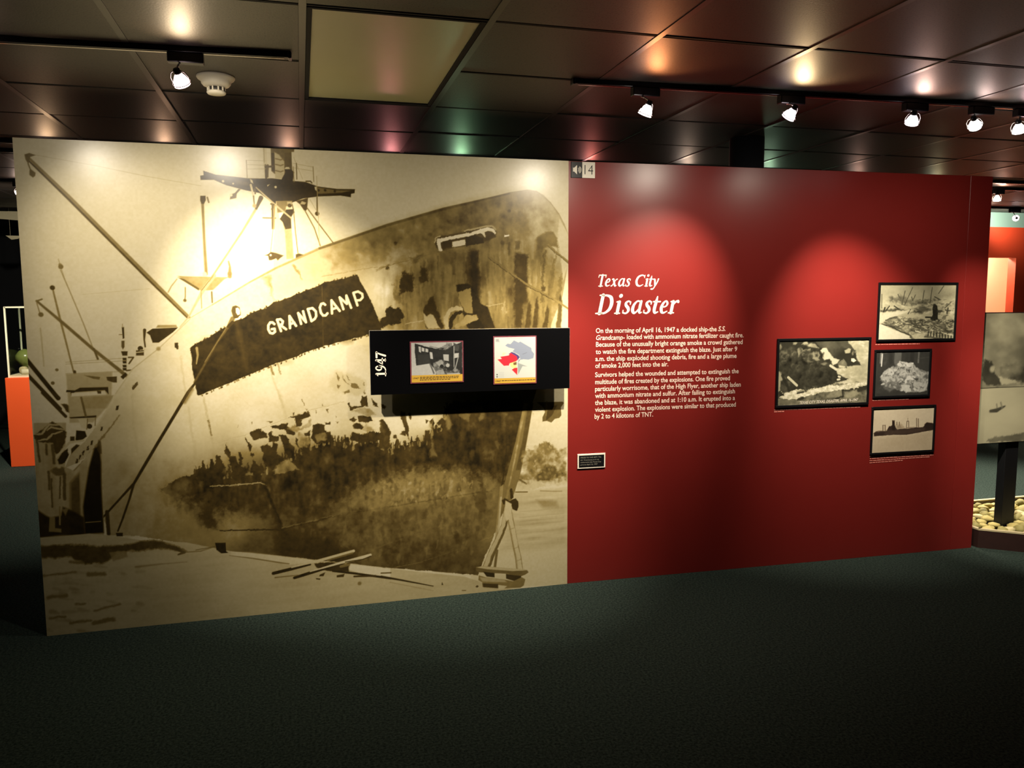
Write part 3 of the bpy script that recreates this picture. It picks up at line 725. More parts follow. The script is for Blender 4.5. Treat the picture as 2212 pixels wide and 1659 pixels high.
blobs = [[(0, 880), (60, 870), (90, 770), (115, 890), (160, 870), (170, 760), (200, 760), (215, 850), (240, 735), (290, 730), (310, 800), (330, 900), (300, 960), (330, 1060), (0, 1000)],
         [(330, 700), (355, 590), (370, 670), (410, 690), (400, 735), (470, 740), (480, 800), (540, 860), (600, 890), (580, 960), (430, 1000), (400, 850), (375, 750)],
         [(490, 690), (515, 690), (545, 840), (520, 850)], [(560, 500), (600, 560), (650, 630), (630, 700), (610, 640)], [(630, 700), (680, 700), (670, 760), (640, 750)],
         [(640, 840), (670, 780), (700, 820), (760, 860), (780, 940), (660, 960), (630, 900)],
         [(630, 465), (740, 420), (820, 470), (825, 530), (740, 540), (660, 560)], [(740, 640), (780, 620), (820, 600), (870, 640), (890, 570), (950, 620), (930, 720), (1010, 770), (1050, 800), (900, 900), (780, 830), (770, 720)],
         [(865, 405), (1045, 362), (1050, 410), (960, 440), (900, 430)], [(960, 500), (1040, 510), (1080, 590), (1130, 640), (1130, 780), (1050, 760), (1010, 680), (990, 580)], [(840, 470), (880, 450), (890, 510), (960, 520), (940, 580), (840, 570)],
         [(1000, 400), (1060, 410), (1130, 470), (1120, 510), (1050, 490)], [(1060, 310), (1300, 240), (1320, 290), (1200, 330), (1140, 310)], [(1140, 300), (1220, 330), (1210, 400), (1150, 410)], [(1110, 245), (1135, 240), (1130, 285)],
         [(1135, 535), (1160, 540), (1190, 660), (1160, 640)], [(1240, 480), (1320, 460), (1300, 520), (1260, 510)], [(1190, 650), (1290, 640), (1300, 720), (1220, 720)], [(1350, 400), (1420, 370), (1480, 400), (1490, 470), (1540, 470), (1580, 560), (1500, 600), (1380, 600), (1320, 560), (1330, 470)],
         [(1485, 360), (1550, 362), (1545, 395), (1490, 390)], [(1690, 580), (1710, 530), (1750, 540), (1770, 600)], [(1745, 150), (1770, 150), (1780, 190), (1890, 180), (1900, 80), (1960, 70), (1970, 190), (1860, 210), (1770, 230)],
         [(1750, 330), (1800, 310), (1840, 340), (1800, 370)], [(1850, 300), (2000, 290), (2030, 340), (1960, 370), (1860, 350)], [(1790, 400), (1880, 370), (1930, 410), (1900, 450), (1800, 440)], [(1760, 560), (1790, 480), (1880, 500), (2000, 480), (2140, 490), (2160, 560), (1950, 600)],
         [(2110, 350), (2150, 330), (2212, 440), (2212, 560), (2150, 470)], [(2000, 90), (2080, 160), (2090, 210), (2030, 180)], [(1640, 590), (1670, 570), (1680, 620)]]
for b in blobs: cv.poly(R8(*b), 0.17 + 0.12 * nC, 0.94, soft=1.6, rough=1.6)
for b in ([(640, 350), (655, 350), (650, 380)], [(480, 385), (492, 385), (484, 410)], [(815, 350), (890, 345), (880, 365)], [(1265, 210), (1280, 210), (1275, 235)], [(1455, 155), (1475, 175), (1460, 180)], [(1500, 215), (1530, 210), (1515, 255)],
          [(1370, 220), (1385, 250), (1375, 260)], [(1605, 350), (1640, 355), (1620, 370)], [(1605, 290), (1620, 310), (1610, 315)]):
    cv.poly(R8(*b), 0.28, 0.9, soft=1.5, rough=0.8)
for b in ([(1060, 440), (1130, 380), (1200, 430), (1320, 330), (1330, 400), (1220, 450), (1150, 470)], [(1180, 480), (1260, 500), (1330, 600), (1200, 640), (1170, 560)], [(1360, 500), (1480, 480), (1500, 560), (1380, 580)], [(1060, 790), (1130, 850), (1180, 900), (900, 950), (920, 850), (990, 800)],
          [(650, 960), (600, 900), (590, 960)], [(1780, 240), (1900, 210), (2000, 220), (2060, 280), (1960, 290)], [(1900, 450), (1960, 380), (2050, 470), (1960, 480)]):
    cv.poly(R8(*b), 0.48 + 0.4 * nC, 0.75, soft=3, rough=2)
blobs9 = [[(0, 260), (30, 225), (70, 290), (120, 370), (110, 480), (140, 560), (0, 560)], [(235, 130), (290, 150), (320, 300), (330, 470), (290, 380), (250, 240)], [(320, 170), (350, 170), (355, 230), (335, 230)], [(225, 400), (260, 350), (300, 360), (290, 420)],
          [(140, 400), (185, 400), (190, 450), (150, 450)], [(180, 450), (230, 480), (210, 540), (180, 550)], [(510, 370), (560, 355), (580, 480), (510, 490)], [(515, 240), (545, 250), (525, 290)], [(560, 255), (610, 220), (600, 290), (580, 290)], [(645, 270), (710, 215), (735, 240), (720, 290), (660, 300)],
          [(750, 140), (800, 140), (790, 170)], [(400, 460), (440, 440), (450, 480)], [(20, 60), (70, 80), (60, 110), (20, 100)]]
for b in blobs9: cv.poly(R9(*b), 0.2 + 0.1 * nC, 0.92, soft=1.8, rough=1.2)
for b in ([(560, 260), (605, 300), (600, 430), (640, 660), (560, 660), (590, 480)], [(740, 180), (790, 230), (830, 290), (770, 360)], [(1130, 80), (1170, 90), (1190, 230), (1140, 260)], [(920, 90), (1030, 180), (1000, 260), (900, 200)]):
    cv.poly(R9(*b), 0.46, 0.6, soft=5, rough=2)
# lower plating: seams, blotches, boxed outline, foot marks
cv.line([(452, 1045), (500, 1043), (560, 1038), (572, 1043)], [1.5, 2, 2.2, 1.5], 0.62, 0.9); cv.line([(570, 1044), (590, 1095), (608, 1140)], 6, 0.12, 0.8, soft=3)
cv.line([(472, 1141), (560, 1140), (605, 1140), (680, 1123), (740, 1106), (845, 1092), (1000, 1068), (1060, 1060)], 2.8, 0.15, 0.9, soft=1.5)
cv.line([(606, 1137), (690, 1117), (752, 1104), (838, 1093)], 1.4, 0.58, 0.7)
cv.line([(820, 1178), (870, 1160), (912, 1149)], 1.3, 0.55, 0.7); cv.line([(840, 1226), (905, 1213), (1000, 1181)], 1.3, 0.42, 0.7); cv.line([(1030, 1170), (1060, 1158)], 1.3, 0.55, 0.7)
sl, c_ = cv.mask([(800, 1050), (1060, 1035), (1075, 1060), (1045, 1140), (1000, 1190), (820, 1200), (640, 1180), (600, 1130), (700, 1110)], soft=30); cv.put(sl, c_, hullf + 0.42 * nB + 0.4 * nC + 0.15 * nV, 0.55)
for b in ([(100, 990), (130, 980), (155, 1070), (140, 1120), (115, 1060)], [(640, 1100), (690, 950), (730, 1060), (760, 1140), (640, 1140)], [(870, 1060), (900, 940), (930, 1060), (930, 1080)], [(1110, 960), (1180, 960), (1190, 1060), (1130, 1080)], [(1060, 1090), (1200, 1060), (1210, 1290), (1170, 1300), (1090, 1230)],
          [(300, 1160), (340, 1120), (330, 1170)], [(730, 1170), (770, 1180), (760, 1230)], [(130, 1160), (230, 1160), (200, 1200)], [(470, 1330), (560, 1200), (500, 1420), (470, 1430)]):
    cv.poly(R9(*b), 0.27, 0.7, soft=4, rough=2.5)
LOW = [(620, 1120), (760, 1070), (880, 1030), (960, 1012), (1070, 1040), (1060, 1110), (1040, 1170), (1000, 1215), (840, 1205), (640, 1175)]
cv.specks(LOW, 230, (1.2, 5.5), (.20, .32), (.2, .55), 41, (0, 26), (-.25, .25), 3)
cv.poly([(610, 1142), (752, 1106), (845, 1094), (1060, 1062), (1040, 1170), (1000, 1215), (840, 1208), (620, 1185)], 0.27, 0.45, soft=14, rough=2)
cv.specks(LOW, 110, (1.0, 4.0), (.40, .50), (.12, .35), 42, (0, 22), (-.25, .25), 3)
cv.specks([(800, 1040), (960, 1015), (1060, 1045), (1050, 1062), (820, 1092)], 90, (1.0, 3.5), (.55, .68), (.2, .5), 43, (0, 10), (-1, 1), 2)
streak([(430, 1090), (450, 1090), (470, 1140), (440, 1132)], 0.2, 0.8, 8, 3); cv.line([(590, 1100), (602, 1140)], 6, 0.2, 0.8, soft=3); cv.line([(684, 1095), (692, 1122)], 4, 0.24, 0.7, soft=3)
streak([(595, 1140), (760, 1180), (770, 1215), (600, 1195)], 0.17, 0.75, 22, 3)
# left plating blotches
for x, y, r in ((270, 1000, 14), (320, 985, 12), (290, 1085, 15), (345, 1072, 18), (390, 1040, 14), (240, 1080, 12), (395, 1125, 20)): cv.dot(x, y, r, 0.5, 0.4, soft=26)

# old-photo raggedness inside the ship: small uneven displacement of the ink
_w = [cv.noise(.016, .016, 101, 3), cv.noise(.016, .016, 102, 3)]
_sl, _c = cv.mask([(80, 1160), (139, 1010), (250, 845), (412, 690), (598, 582), (840, 488), (1105, 420), (1160, 416), (1225, 500), (1215, 640), (1150, 871), (1110, 1062), (1029, 1250), (496, 1195), (300, 1165)], 10)
_m = np.zeros_like(cv.T); _m[_sl] = _c
_I, _J = np.meshgrid(np.arange(cv.nz), np.arange(cv.nx), indexing='ij')
_I = np.clip(np.rint(_I + 3.2 * _w[0] * _m), 0, cv.nz - 1).astype(int); _J = np.clip(np.rint(_J + 3.2 * _w[1] * _m), 0, cv.nx - 1).astype(int)
cv.T = cv.T[_I, _J]
_sl, _c = cv.mask([(845, 590), (950, 556), (1190, 520), (1200, 600), (1185, 720), (845, 720)], 30); cv.T[_sl] *= (1 - .12 * _c)
# --- name board and lettering
nb = R5((0, 945), (60, 910), (130, 880), (200, 840), (300, 765), (380, 742), (440, 690), (540, 650), (640, 590), (800, 540), (880, 495), (905, 470), (1080, 420), (1180, 370), (1320, 320), (1400, 290), (1520, 240), (1700, 205), (1860, 160), (1960, 350), (2050, 540), (2130, 740), (2130, 800),
        (1985, 842), (1850, 880), (1640, 930), (1470, 975), (1300, 1025), (1140, 1095), (1040, 1130), (860, 1190), (650, 1275), (570, 1305), (450, 1360), (300, 1420), (160, 1480), (50, 1520)) + [(427, 846), (422, 826), (416, 790), (412, 745)]
cv.poly(nb, 0.15 + 0.07 * nB + 0.03 * nC, soft=1.3, rough=1.0)
cv.line(R5((1460, 290), (1470, 970)), 1, 0.32, 0.7)
cv.edge_specks(nb[:19], 6.0, (.8, 1.8), 0.16, (.5, 1), 51, (0, 3.2), 1.5)
cv.edge_specks([(x, y + 3) for x, y in nb[22:37]], 6.0, (.8, 1.8), 0.16, (.5, 1), 52, (0, 3.5), 1.5)
cv.specks(nb, 60, (3, 10), (.10, .22), (.15, .4), 53, (0, 30), (1.2, 1.6), 10)
cv.line(R5((480, 680), (600, 1250)), 8, 0.26, 0.5, soft=8)
cv.line(R5((30, 980), (40, 1060), (25, 1160)), [5, 4, 2], 0.6, 0.8)
LW = 5.0
LT = 0.80
for s_ in ([(915, 715), (895, 696), (868, 696), (846, 730), (846, 775), (866, 815), (895, 822), (922, 803), (917, 768), (885, 772)], [(990, 795), (947, 665)], [(947, 668), (985, 660), (1012, 685), (1005, 715), (968, 730)], [(985, 728), (1048, 775)],
           [(1093, 762), (1088, 625), (1162, 737)], [(1092, 717), (1140, 702)], [(1220, 715), (1187, 592), (1275, 697), (1243, 572)], [(1338, 685), (1297, 547), (1350, 537), (1388, 575), (1392, 630), (1375, 660), (1338, 685)],
           [(1495, 500), (1475, 484), (1450, 490), (1434, 530), (1445, 590), (1470, 622), (1500, 622), (1520, 598)], [(1572, 600), (1567, 450), (1660, 572)], [(1572, 552), (1628, 535)], [(1702, 552), (1660, 417), (1742, 492), (1737, 397), (1790, 537)],
           [(1862, 510), (1817, 367), (1870, 352), (1918, 380), (1922, 420), (1895, 450), (1850, 455)]):
    cv.line(R5(*s_), LW, LT, soft=1.1)
# hawse hole with rope
cv.poly(R5((425, 560), (440, 510), (480, 498), (520, 520), (535, 590), (530, 630), (490, 660), (450, 640)), 0.28, soft=1.5)
cv.poly(R5((478, 530), (505, 525), (525, 560), (525, 600), (500, 610), (480, 580)), 0.95, soft=1.5)
cv.line(R5((470, 660), (510, 650), (530, 625)), 4, 0.85)
cv.line(R5((440, 650), (390, 740), (260, 920), (0, 1370)), [9, 6, 4, 4], 0.3, 0.85, soft=2); cv.line(R5((440, 690), (390, 740)), 6, 0.2)
cv.line(R5((370, 750), (120, 1140)), 1.2, 0.45, 0.7)
rope = [(423, 820), (406, 842), (375, 893), (340, 950), (310, 1000), (285, 1042)]
cv.line(rope, [4, 6, 6, 6, 6, 5], 0.16, soft=1.5)
cv.line([(285, 1040), (250, 1078), (225, 1105), (212, 1118)], [5, 4, 4, 2], 0.17, soft=1.5); cv.line([(286, 1042), (278, 1070), (262, 1115), (252, 1140)], [5, 4, 4, 3], 0.17, soft=1.5)
cv.line([(414, 835), (398, 862)], 9, 0.34, 0.6, soft=4)

# --- far-left quay clutter
cv.poly([(72, 905), (142, 905), (139, 1000), (160, 1010), (196, 965), (219, 955), (222, 1150), (78, 1152)], 0.60 + 0.16 * nV + 0.1 * nB, soft=2)
cv.poly(R7((110, 490), (180, 440), (230, 410), (330, 320), (440, 400), (490, 440), (470, 560), (430, 640), (400, 690), (360, 700), (340, 580), (220, 570), (140, 530)), 0.22, 0.95, soft=2, rough=1.5)
for q in ([(110, 480), (200, 470), (300, 360), (420, 370)], [(160, 540), (270, 530), (330, 470), (440, 440)], [(270, 430), (320, 390), (380, 410), (460, 420)]): cv.line(R7(*q), [2, 4, 4, 2], 0.66, 0.85, soft=1.5, rough=1)
cv.poly(R7((600, 430), (700, 440), (720, 500), (640, 560), (590, 540)), 0.14, soft=1.5); cv.poly(R7((620, 300), (720, 300), (720, 420), (660, 400)), 0.75, 0.9, soft=1.5); cv.poly(R7((520, 280), (830, 262), (830, 285), (540, 296)), 0.2)
cv.poly(R7((530, 500), (580, 500), (580, 550), (530, 550)), 0.2, soft=2); cv.line(R7((660, 60), (710, 270)), 4, 0.35); cv.dot(*R7((750, 385))[0], 5, 0.2); cv.line(R7((730, 300), (720, 420)), 1.5, 0.4); cv.line(R7((820, 285), (815, 380)), 1.5, 0.4)
cv.poly(R7((380, 770), (430, 690), (500, 640), (520, 700), (470, 800), (400, 820)), 0.14, soft=2, rough=1); cv.poly(R7((540, 640), (600, 590), (640, 600), (540, 700)), 0.2, soft=2)
cv.line(R7((370, 730), (440, 660), (520, 570), (680, 545)), 4, 0.7, soft=1.5)
cv.poly(R7((320, 860), (400, 820), (460, 860), (480, 920), (400, 950), (300, 900)), 0.3, 0.9, soft=3, rough=1.5); cv.dot(*R7((400, 840))[0], 4, 0.66, soft=3)
for x0, y0, x1, y1, w_ in ((280, 900, 290, 1100, 4), (460, 930, 460, 1210, 6), (150, 520, 180, 780, 4), (260, 590, 265, 700, 4), (330, 600, 345, 800, 5), (415, 960, 405, 1200, 3), (310, 980, 320, 1300, 3)): cv.line(R7((x0, y0), (x1, y1)), w_, 0.26, 0.85, soft=2, rough=0.6)
cv.poly([(150, 1035), (172, 1010), (177, 1145), (150, 1150)], 0.24, 0.85, soft=7)
cv.poly([(170, 1000), (187, 985), (190, 1090), (180, 1148), (172, 1140)], 0.58, 0.9, soft=3)
cv.poly(R7((800, 640), (860, 600), (880, 800), (880, 1050), (905, 1600), (690, 1610), (670, 1300), (700, 1100), (740, 860)), 0.08, soft=4)
cv.poly(R7((850, 540), (880, 560), (890, 700), (860, 700), (830, 640)), 0.22, 0.8, soft=2)
cv.line(R7((700, 1480), (870, 1468)), 1.6, 0.5); cv.line(R7((655, 1470), (660, 1600)), 4, 0.5, soft=2)
cv.poly(R7((150, 1330), (250, 1400), (300, 1420), (420, 1400), (440, 1300), (500, 1320), (680, 1420), (690, 1620), (400, 1625), (160, 1650)), 0.12, 0.92, soft=4)
cv.poly(R7((290, 1400), (350, 1420), (350, 1540), (420, 1550), (420, 1590), (280, 1580), (280, 1550)), 0.55, 0.85, soft=2); cv.line(R7((405, 1300), (405, 1500)), 3, 0.5); cv.poly(R7((430, 1330), (510, 1310), (470, 1400)), 0.52, 0.8, soft=3)
cv.line([(229, 1098), (232, 1146)], 7, 0.2, soft=2); cv.poly(R7((1040, 1600), (1120, 1600), (1120, 1640), (1050, 1640)), 0.16, soft=1.5)

# --- quay
dock = [(60, 1158), (130, 1150), (190, 1145), (240, 1150), (300, 1160), (400, 1166), (496, 1186), (595, 1196), (668, 1205), (754, 1215), (840, 1226), (905, 1234), (1000, 1245), (1040, 1258), (1115, 1275), (1110, 1300), (60, 1400)]
cv.poly(dock, 0.68 + 0.10 * nA + 0.06 * nH, soft=1.5)
cv.poly([(80, 1172), (150, 1168), (230, 1172), (330, 1160), (372, 1170), (400, 1185), (340, 1178), (250, 1187), (222, 1208), (180, 1210), (150, 1196), (85, 1198)], 0.2, 0.85, soft=5, rough=2)
cv.poly([(233, 1186), (270, 1184), (272, 1197), (240, 1205)], 0.5, 0.8, soft=3, rough=1)
cv.line([(360, 1175), (395, 1187), (382, 1192)], [3, 6, 3], 0.26, 0.9, soft=2); cv.line([(395, 1187), (430, 1185), (462, 1175)], 2, 0.36, 0.8, soft=2)
cv.line([(290, 1218), (345, 1212), (400, 1208)], [4, 2, 1], 0.42, 0.7, soft=3)
for q, w_ in (([(188, 1233), (222, 1233)], 8), ([(100, 1282), (140, 1278)], 7), ([(105, 1327), (135, 1324)], 5), ([(148, 1338), (190, 1332)], 5), ([(200, 1337), (240, 1330)], 10), ([(200, 1312), (255, 1298)], 4), ([(90, 1235), (160, 1228)], 4), ([(160, 1298), (180, 1296)], 4), ([(150, 1206), (175, 1208)], 6)):
    cv.line(q, w_, 0.34, 0.7, soft=4, rough=1.2)
cv.poly(R11((220, 460), (340, 458), (345, 555), (370, 575), (290, 580), (235, 540)), 0.13, soft=1.3)
cv.line(R11((0, 540), (220, 500)), 1.6, 0.35)
cv.poly(R11((400, 560), (620, 572), (920, 610), (1300, 660), (1400, 690), (1060, 715), (700, 650), (400, 610)), 0.80, 0.7, soft=3)
cv.line(R11((380, 605), (650, 640), (950, 690), (1060, 705)), [1, 2.5, 3, 2], 0.34, 0.8, soft=1.5)
cv.poly(R11((1760, 712), (2212, 770), (2212, 880), (1900, 830), (1740, 780)), 0.84, 0.8, soft=2)
cv.poly(R11((1350, 700), (1560, 690), (1740, 715), (1740, 800), (1600, 800), (1500, 790), (1370, 750)), 0.15, 0.92, soft=2, rough=1)
cv.line(R11((880, 812), (1080, 765), (1300, 715)), [7, 7, 4], 0.15, soft=1.3); cv.line(R11((1090, 745), (1480, 650), (1795, 565)), [3, 6, 6], 0.74, soft=1.3); cv.line(R11((1500, 668), (1780, 590)), 4, 0.4, 0.8, soft=1.5)
cv.line(R11((1120, 865), (1300, 810), (1700, 695)), [6, 7, 4], 0.15, soft=1.3); cv.line(R11((1300, 795), (1640, 700), (1900, 640), (1985, 612)), [2, 5, 8, 6], 0.78, soft=1.3); cv.line(R11((1700, 690), (1900, 660), (1990, 625)), 2, 0.2)
cv.line(R11((900, 860), (1160, 835)), [3, 2], 0.36, 0.8); cv.poly(R11((1410, 830), (1470, 805), (1450, 850), (1400, 850)), 0.2); cv.poly(R11((1360, 870), (1415, 875), (1410, 890), (1370, 885)), 0.2); cv.poly(R11((1600, 840), (1690, 825), (1680, 860), (1600, 865)), 0.24)
cv.line(R11((1560, 790), (1800, 820), (2212, 880)), [5, 5, 5], 0.16, soft=1.3); cv.line(R11((1800, 855), (2040, 850)), 4, 0.22); cv.line(R11((1650, 740), (1740, 720)), 6, 0.4); cv.dot(*R11((1860, 935))[0], 4, 0.42, soft=3)
cv.line(R12((0, 965), (220, 1005), (590, 1078)), [5, 4, 2], 0.17, soft=1.3); cv.line(R12((100, 1030), (590, 1130)), [2, 1], 0.5, 0.7, soft=2); cv.line(R12((0, 925), (110, 922)), 3, 0.3)
cv.poly(R12((685, 1065), (692, 1030), (705, 1065)), 0.18); cv.poly(R12((1070, 1090), (1090, 1070), (1110, 1085), (1090, 1100)), 0.24); cv.line(R12((920, 1130), (960, 1130)), 2, 0.36)
for x0, x1, yy in ((300, 420, 1278), (560, 700, 1262), (330, 470, 1300), (640, 800, 1290)): cv.line([(x0, yy), (x1, yy - 8)], 6, 0.6, 0.25, soft=10)

# --- stem, rope tripod and bollard
cv.poly(R9((1640, 60), (1745, 60), (1690, 380), (1640, 640), (1590, 830), (1530, 1060), (1490, 1160), (1430, 1180), (1360, 1160), (1440, 870), (1540, 500), (1600, 230)), 0.4, soft=1.5)
cv.poly(R9((1640, 60), (1680, 60), (1600, 400), (1540, 700), (1480, 960), (1450, 1140), (1420, 1140), (1500, 800), (1570, 440)), 0.52 + 0.3 * nC, 0.9, soft=2)
cv.poly(R9((1690, 60), (1745, 60), (1640, 640), (1590, 820), (1540, 820), (1620, 480)), 0.26, 0.8, soft=3)
cv.line(R9((1440, 560), (1400, 900), (1360, 1100), (1330, 1440)), [2, 3, 3, 3], 0.16, 0.8, soft=2)
cv.poly(R9((1360, 1010), (1400, 980), (1380, 1200), (1340, 1490), (1310, 1659), (1290, 1659), (1330, 1300)), 0.55, 0.9, soft=2)
cv.poly(R9((1375, 1160), (1415, 1135), (1470, 1165), (1540, 1140), (1570, 1200), (1555, 1275), (1500, 1260), (1470, 1200), (1400, 1210)), 0.2, soft=1.5, rough=1)
cv.line(R9((1490, 1040), (1495, 1130)), 6, 0.2, rough=1); cv.line(R9((1370, 1130), (1340, 1480)), 4, 0.66)
legL = R12((1440, 200), (1400, 400), (1330, 560), (1270, 680), (1200, 860)); legR = R12((1450, 200), (1490, 400), (1530, 620), (1560, 760), (1575, 890))
cv.line(legL, [14, 14, 15, 16, 18], 0.40, soft=1.3); cv.line([(x - 1.2, y) for x, y in legL], [10, 10, 11, 12, 13], 0.68, soft=2, rough=.8); cv.line([(x + 4, y + 3) for x, y in legL], [2, 5, 6, 7, 6], 0.3, 0.85, soft=1.5, rough=1)
cv.line(legR, [15, 14, 14, 15, 16], 0.46, soft=1.3); cv.line([(x + .8, y) for x, y in legR], [11, 10, 10, 11, 12], 0.72, soft=2, rough=.8); cv.line([(x - 4.5, y) for x, y in legR[1:]], 3, 0.56, 0.8, soft=2)
for k in range(5): a_ = legR[k]; cv.line([(a_[0] - 5, a_[1] + 8), (a_[0] + 6, a_[1] + 4)], 1.5, 0.5, 0.7)
cv.line(R12((1320, 680), (1295, 860)), 6, 0.36, soft=1.5); cv.poly(R12((1420, 110), (1490, 150), (1480, 300), (1430, 350), (1410, 260)), 0.74, soft=2)
cv.poly(R12((1490, 130), (1550, 130), (1570, 180), (1550, 230), (1500, 200)), 0.2, soft=1.5, rough=1)
cv.poly(R12((1080, 870), (1150, 855), (1600, 895), (1660, 905), (1678, 930), (1640, 955), (1590, 975), (1440, 945), (1200, 930), (1110, 925), (1075, 900)), 0.34, soft=1.3)
cv.poly(R12((1080, 868), (1150, 856), (1600, 893), (1655, 908), (1500, 915), (1200, 890)), 0.7, 0.9, soft=1.5)
cv.poly(R12((1160, 920), (1290, 935), (1290, 985), (1200, 975)), 0.16, soft=1.5); cv.poly(R12((1420, 945), (1590, 970), (1600, 1010), (1520, 1030), (1420, 1000)), 0.2, soft=1.5); cv.poly(R12((1300, 960), (1410, 965), (1420, 1010), (1310, 1000)), 0.74, soft=1.5)
cv.poly(R12((1110, 960), (1200, 985), (1400, 1010), (1500, 1030), (1600, 985), (1640, 1010), (1620, 1080), (1580, 1105), (1400, 1110), (1150, 1090), (1150, 1040), (1105, 1015)), 0.42, soft=1.5)
cv.poly(R12((1120, 980), (1400, 1010), (1430, 1040), (1300, 1040), (1150, 1030)), 0.62, 0.9, soft=3)
cv.poly(R12((1150, 1050), (1330, 1060), (1340, 1110), (1160, 1095)), 0.22, soft=2); cv.poly(R12((1330, 1070), (1430, 1085), (1390, 1120), (1330, 1120)), 0.74, soft=2)
# flukes of the anchor hanging at the border
cv.poly(R9((1790, 50), (2080, 45), (2095, 60), (2060, 110), (2065, 200), (2040, 230), (1990, 240), (1950, 282), (1900, 262), (1850, 270), (1850, 220), (1880, 160), (1860, 110)), 0.32, soft=1.3); cv.poly(R9((1900, 160), (1960, 100), (2020, 80), (1960, 200), (1890, 260)), 0.2, 0.8, soft=2)
cv.line(R9((1900, 45), (1890, 200)), 3, 0.42, 0.7)
cv.specks([(1128, 975), (1165, 962), (1192, 962), (1222, 970), (1222, 1040), (1120, 1045)], 150, (1.5, 5), (.34, .56), (.2, .5), 61, (0, 5), (-1, 1), 2.5)
cv.specks([(1128, 975), (1165, 962), (1192, 962), (1222, 970), (1222, 1040), (1120, 1045)], 90, (1.2, 3.5), (.66, .8), (.2, .5), 62, (0, 4), (-1, 1), 2.5)
cv.specks([(70, 1210), (300, 1215), (300, 1350), (90, 1365)], 50, (1.5, 5), (.4, .55), (.15, .4), 63, (4, 30), (1.3, 1.65), 4)
# print grain
cv.T += 0.045 * nD + 0.05 * nC * (cv.T < 0.6)

mural = empty('ship_mural', (-W_MURAL / 2, 0, 0))
tag(mural, 'large sepia photo mural of a rusty cargo ship bow reading GRANDCAMP', 'mural')
XS = -1.277
iS = int(np.argmin(np.abs(cv.x - XS)))
for a, b, i0, i1 in ((-W_MURAL, cv.x[iS] - 0.0003, 0, iS), (cv.x[iS] + 0.0003, 0.0, iS, cv.nx - 1)):
    bd = box('board', (a + W_MURAL / 2, b + W_MURAL / 2, 0.0006, 0.008, 0.001, H_WALL), M['white_edge'], mural)
    pr = cv.build('print', M['mural'], SEPIA, bd, 0.0, i0, i1)
    pr.location = (W_MURAL / 2, 0, 0)
del nA, nB, nC, nD, nV, nV2, nH, full1, full2, blend, hx, hullf, dk, shore

# ------------------------------------------------------------------ lettering
def text_mesh(body, size=1.0, shear=0.0, offset=0.0, spacing=1.0):
    cu = bpy.data.curves.new('lettering', 'FONT')
    cu.body = body; cu.size = size; cu.shear = shear; cu.offset = offset; cu.space_character = spacing
    cu.resolution_u = 3; cu.fill_mode = 'FRONT'
    ob = bpy.data.objects.new('lettering_tmp', cu); col.objects.link(ob)
    bpy.context.view_layer.update()
    me = bpy.data.meshes.new_from_object(ob.evaluated_get(bpy.context.evaluated_depsgraph_get()))
    v = np.zeros(len(me.vertices) * 3); me.vertices.foreach_get('co', v); v = v.reshape(-1, 3)
    f = [tuple(p.vertices) for p in me.polygons]
    bpy.data.objects.remove(ob); bpy.data.meshes.remove(me); bpy.data.curves.remove(cu)
    return v[:, :2].copy(), f

class Flat:
    """flat lettering collected in a panel's own (x, z) frame"""
    def __init__(s): s.v = []; s.f = []
    def add(s, v, f):
        n = len(s.v); s.v += [tuple(p) for p in v]; s.f += [tuple(i + n for i in q) for q in f]
    def text(s, body, x0, x1, z, cap, shear=0.0, offset=0.0, z1=None):
        v, f = text_mesh(body, 1.0, shear, offset)
        k = cap / 0.69
        w0, w1 = v[:, 0].min(), v[:, 0].max()
        t = (v[:, 0] - w0) / (w1 - w0)
        x = x0 + t * (x1 - x0)
        zz = z + (0 if z1 is None else (z1 - z) * t)
        s.add(np.stack([x, zz + v[:, 1] * k], 1), f)
    def stroke(s, pts, tf, n=7):
        """variable-width stroke through (x, y, w)"""
        p = [np.array(q, float) for q in pts]
        if len(p) > 2:
            e = [2 * p[0] - p[1]] + p + [2 * p[-1] - p[-2]]
            c = []
            for i in range(1, len(e) - 2):
                for k in range(n):
                    t = k / n
                    c.append(0.5 * ((2 * e[i]) + (-e[i-1] + e[i+1]) * t + (2*e[i-1] - 5*e[i] + 4*e[i+1] - e[i+2]) * t*t + (-e[i-1] + 3*e[i] - 3*e[i+1] + e[i+2]) * t**3))
            c.append(p[-1])
        else: c = p
        c = np.array(c)
        d = np.gradient(c[:, :2], axis=0); d /= np.linalg.norm(d, axis=1)[:, None] + 1e-9
        nrm = np.stack([-d[:, 1], d[:, 0]], 1)
        L = c[:, :2] + nrm * c[:, 2:3] / 2; R = c[:, :2] - nrm * c[:, 2:3] / 2
        m_ = len(c); v = np.concatenate([L, R]); f = [(i, i + m_, i + m_ + 1, i + 1) for i in range(m_ - 1)]
        # rounded ends
        for end, sg in ((0, -1), (m_ - 1, 1)):
            a0 = math.atan2(*(d[end] * sg)[::-1]); r = c[end, 2] / 2
            ring = [c[end, :2] + r * np.array([math.cos(a0 + t), math.sin(a0 + t)]) for t in np.linspace(-PI/2, PI/2, 7)]
            base = len(v); v = np.concatenate([v, np.array(ring)]); f.append(tuple(range(base, base + 7)))
        s.add(np.array([tf(x, y) for x, y in v]), f)
    def build(s, name, mat_, parent, y):
        me = bpy.data.meshes.new(name)
        me.from_pydata([(x, y, z) for x, z in s.v], [], s.f); me.update()
        me.materials.append(mat_)
        return link(bpy.data.objects.new(name, me), parent)

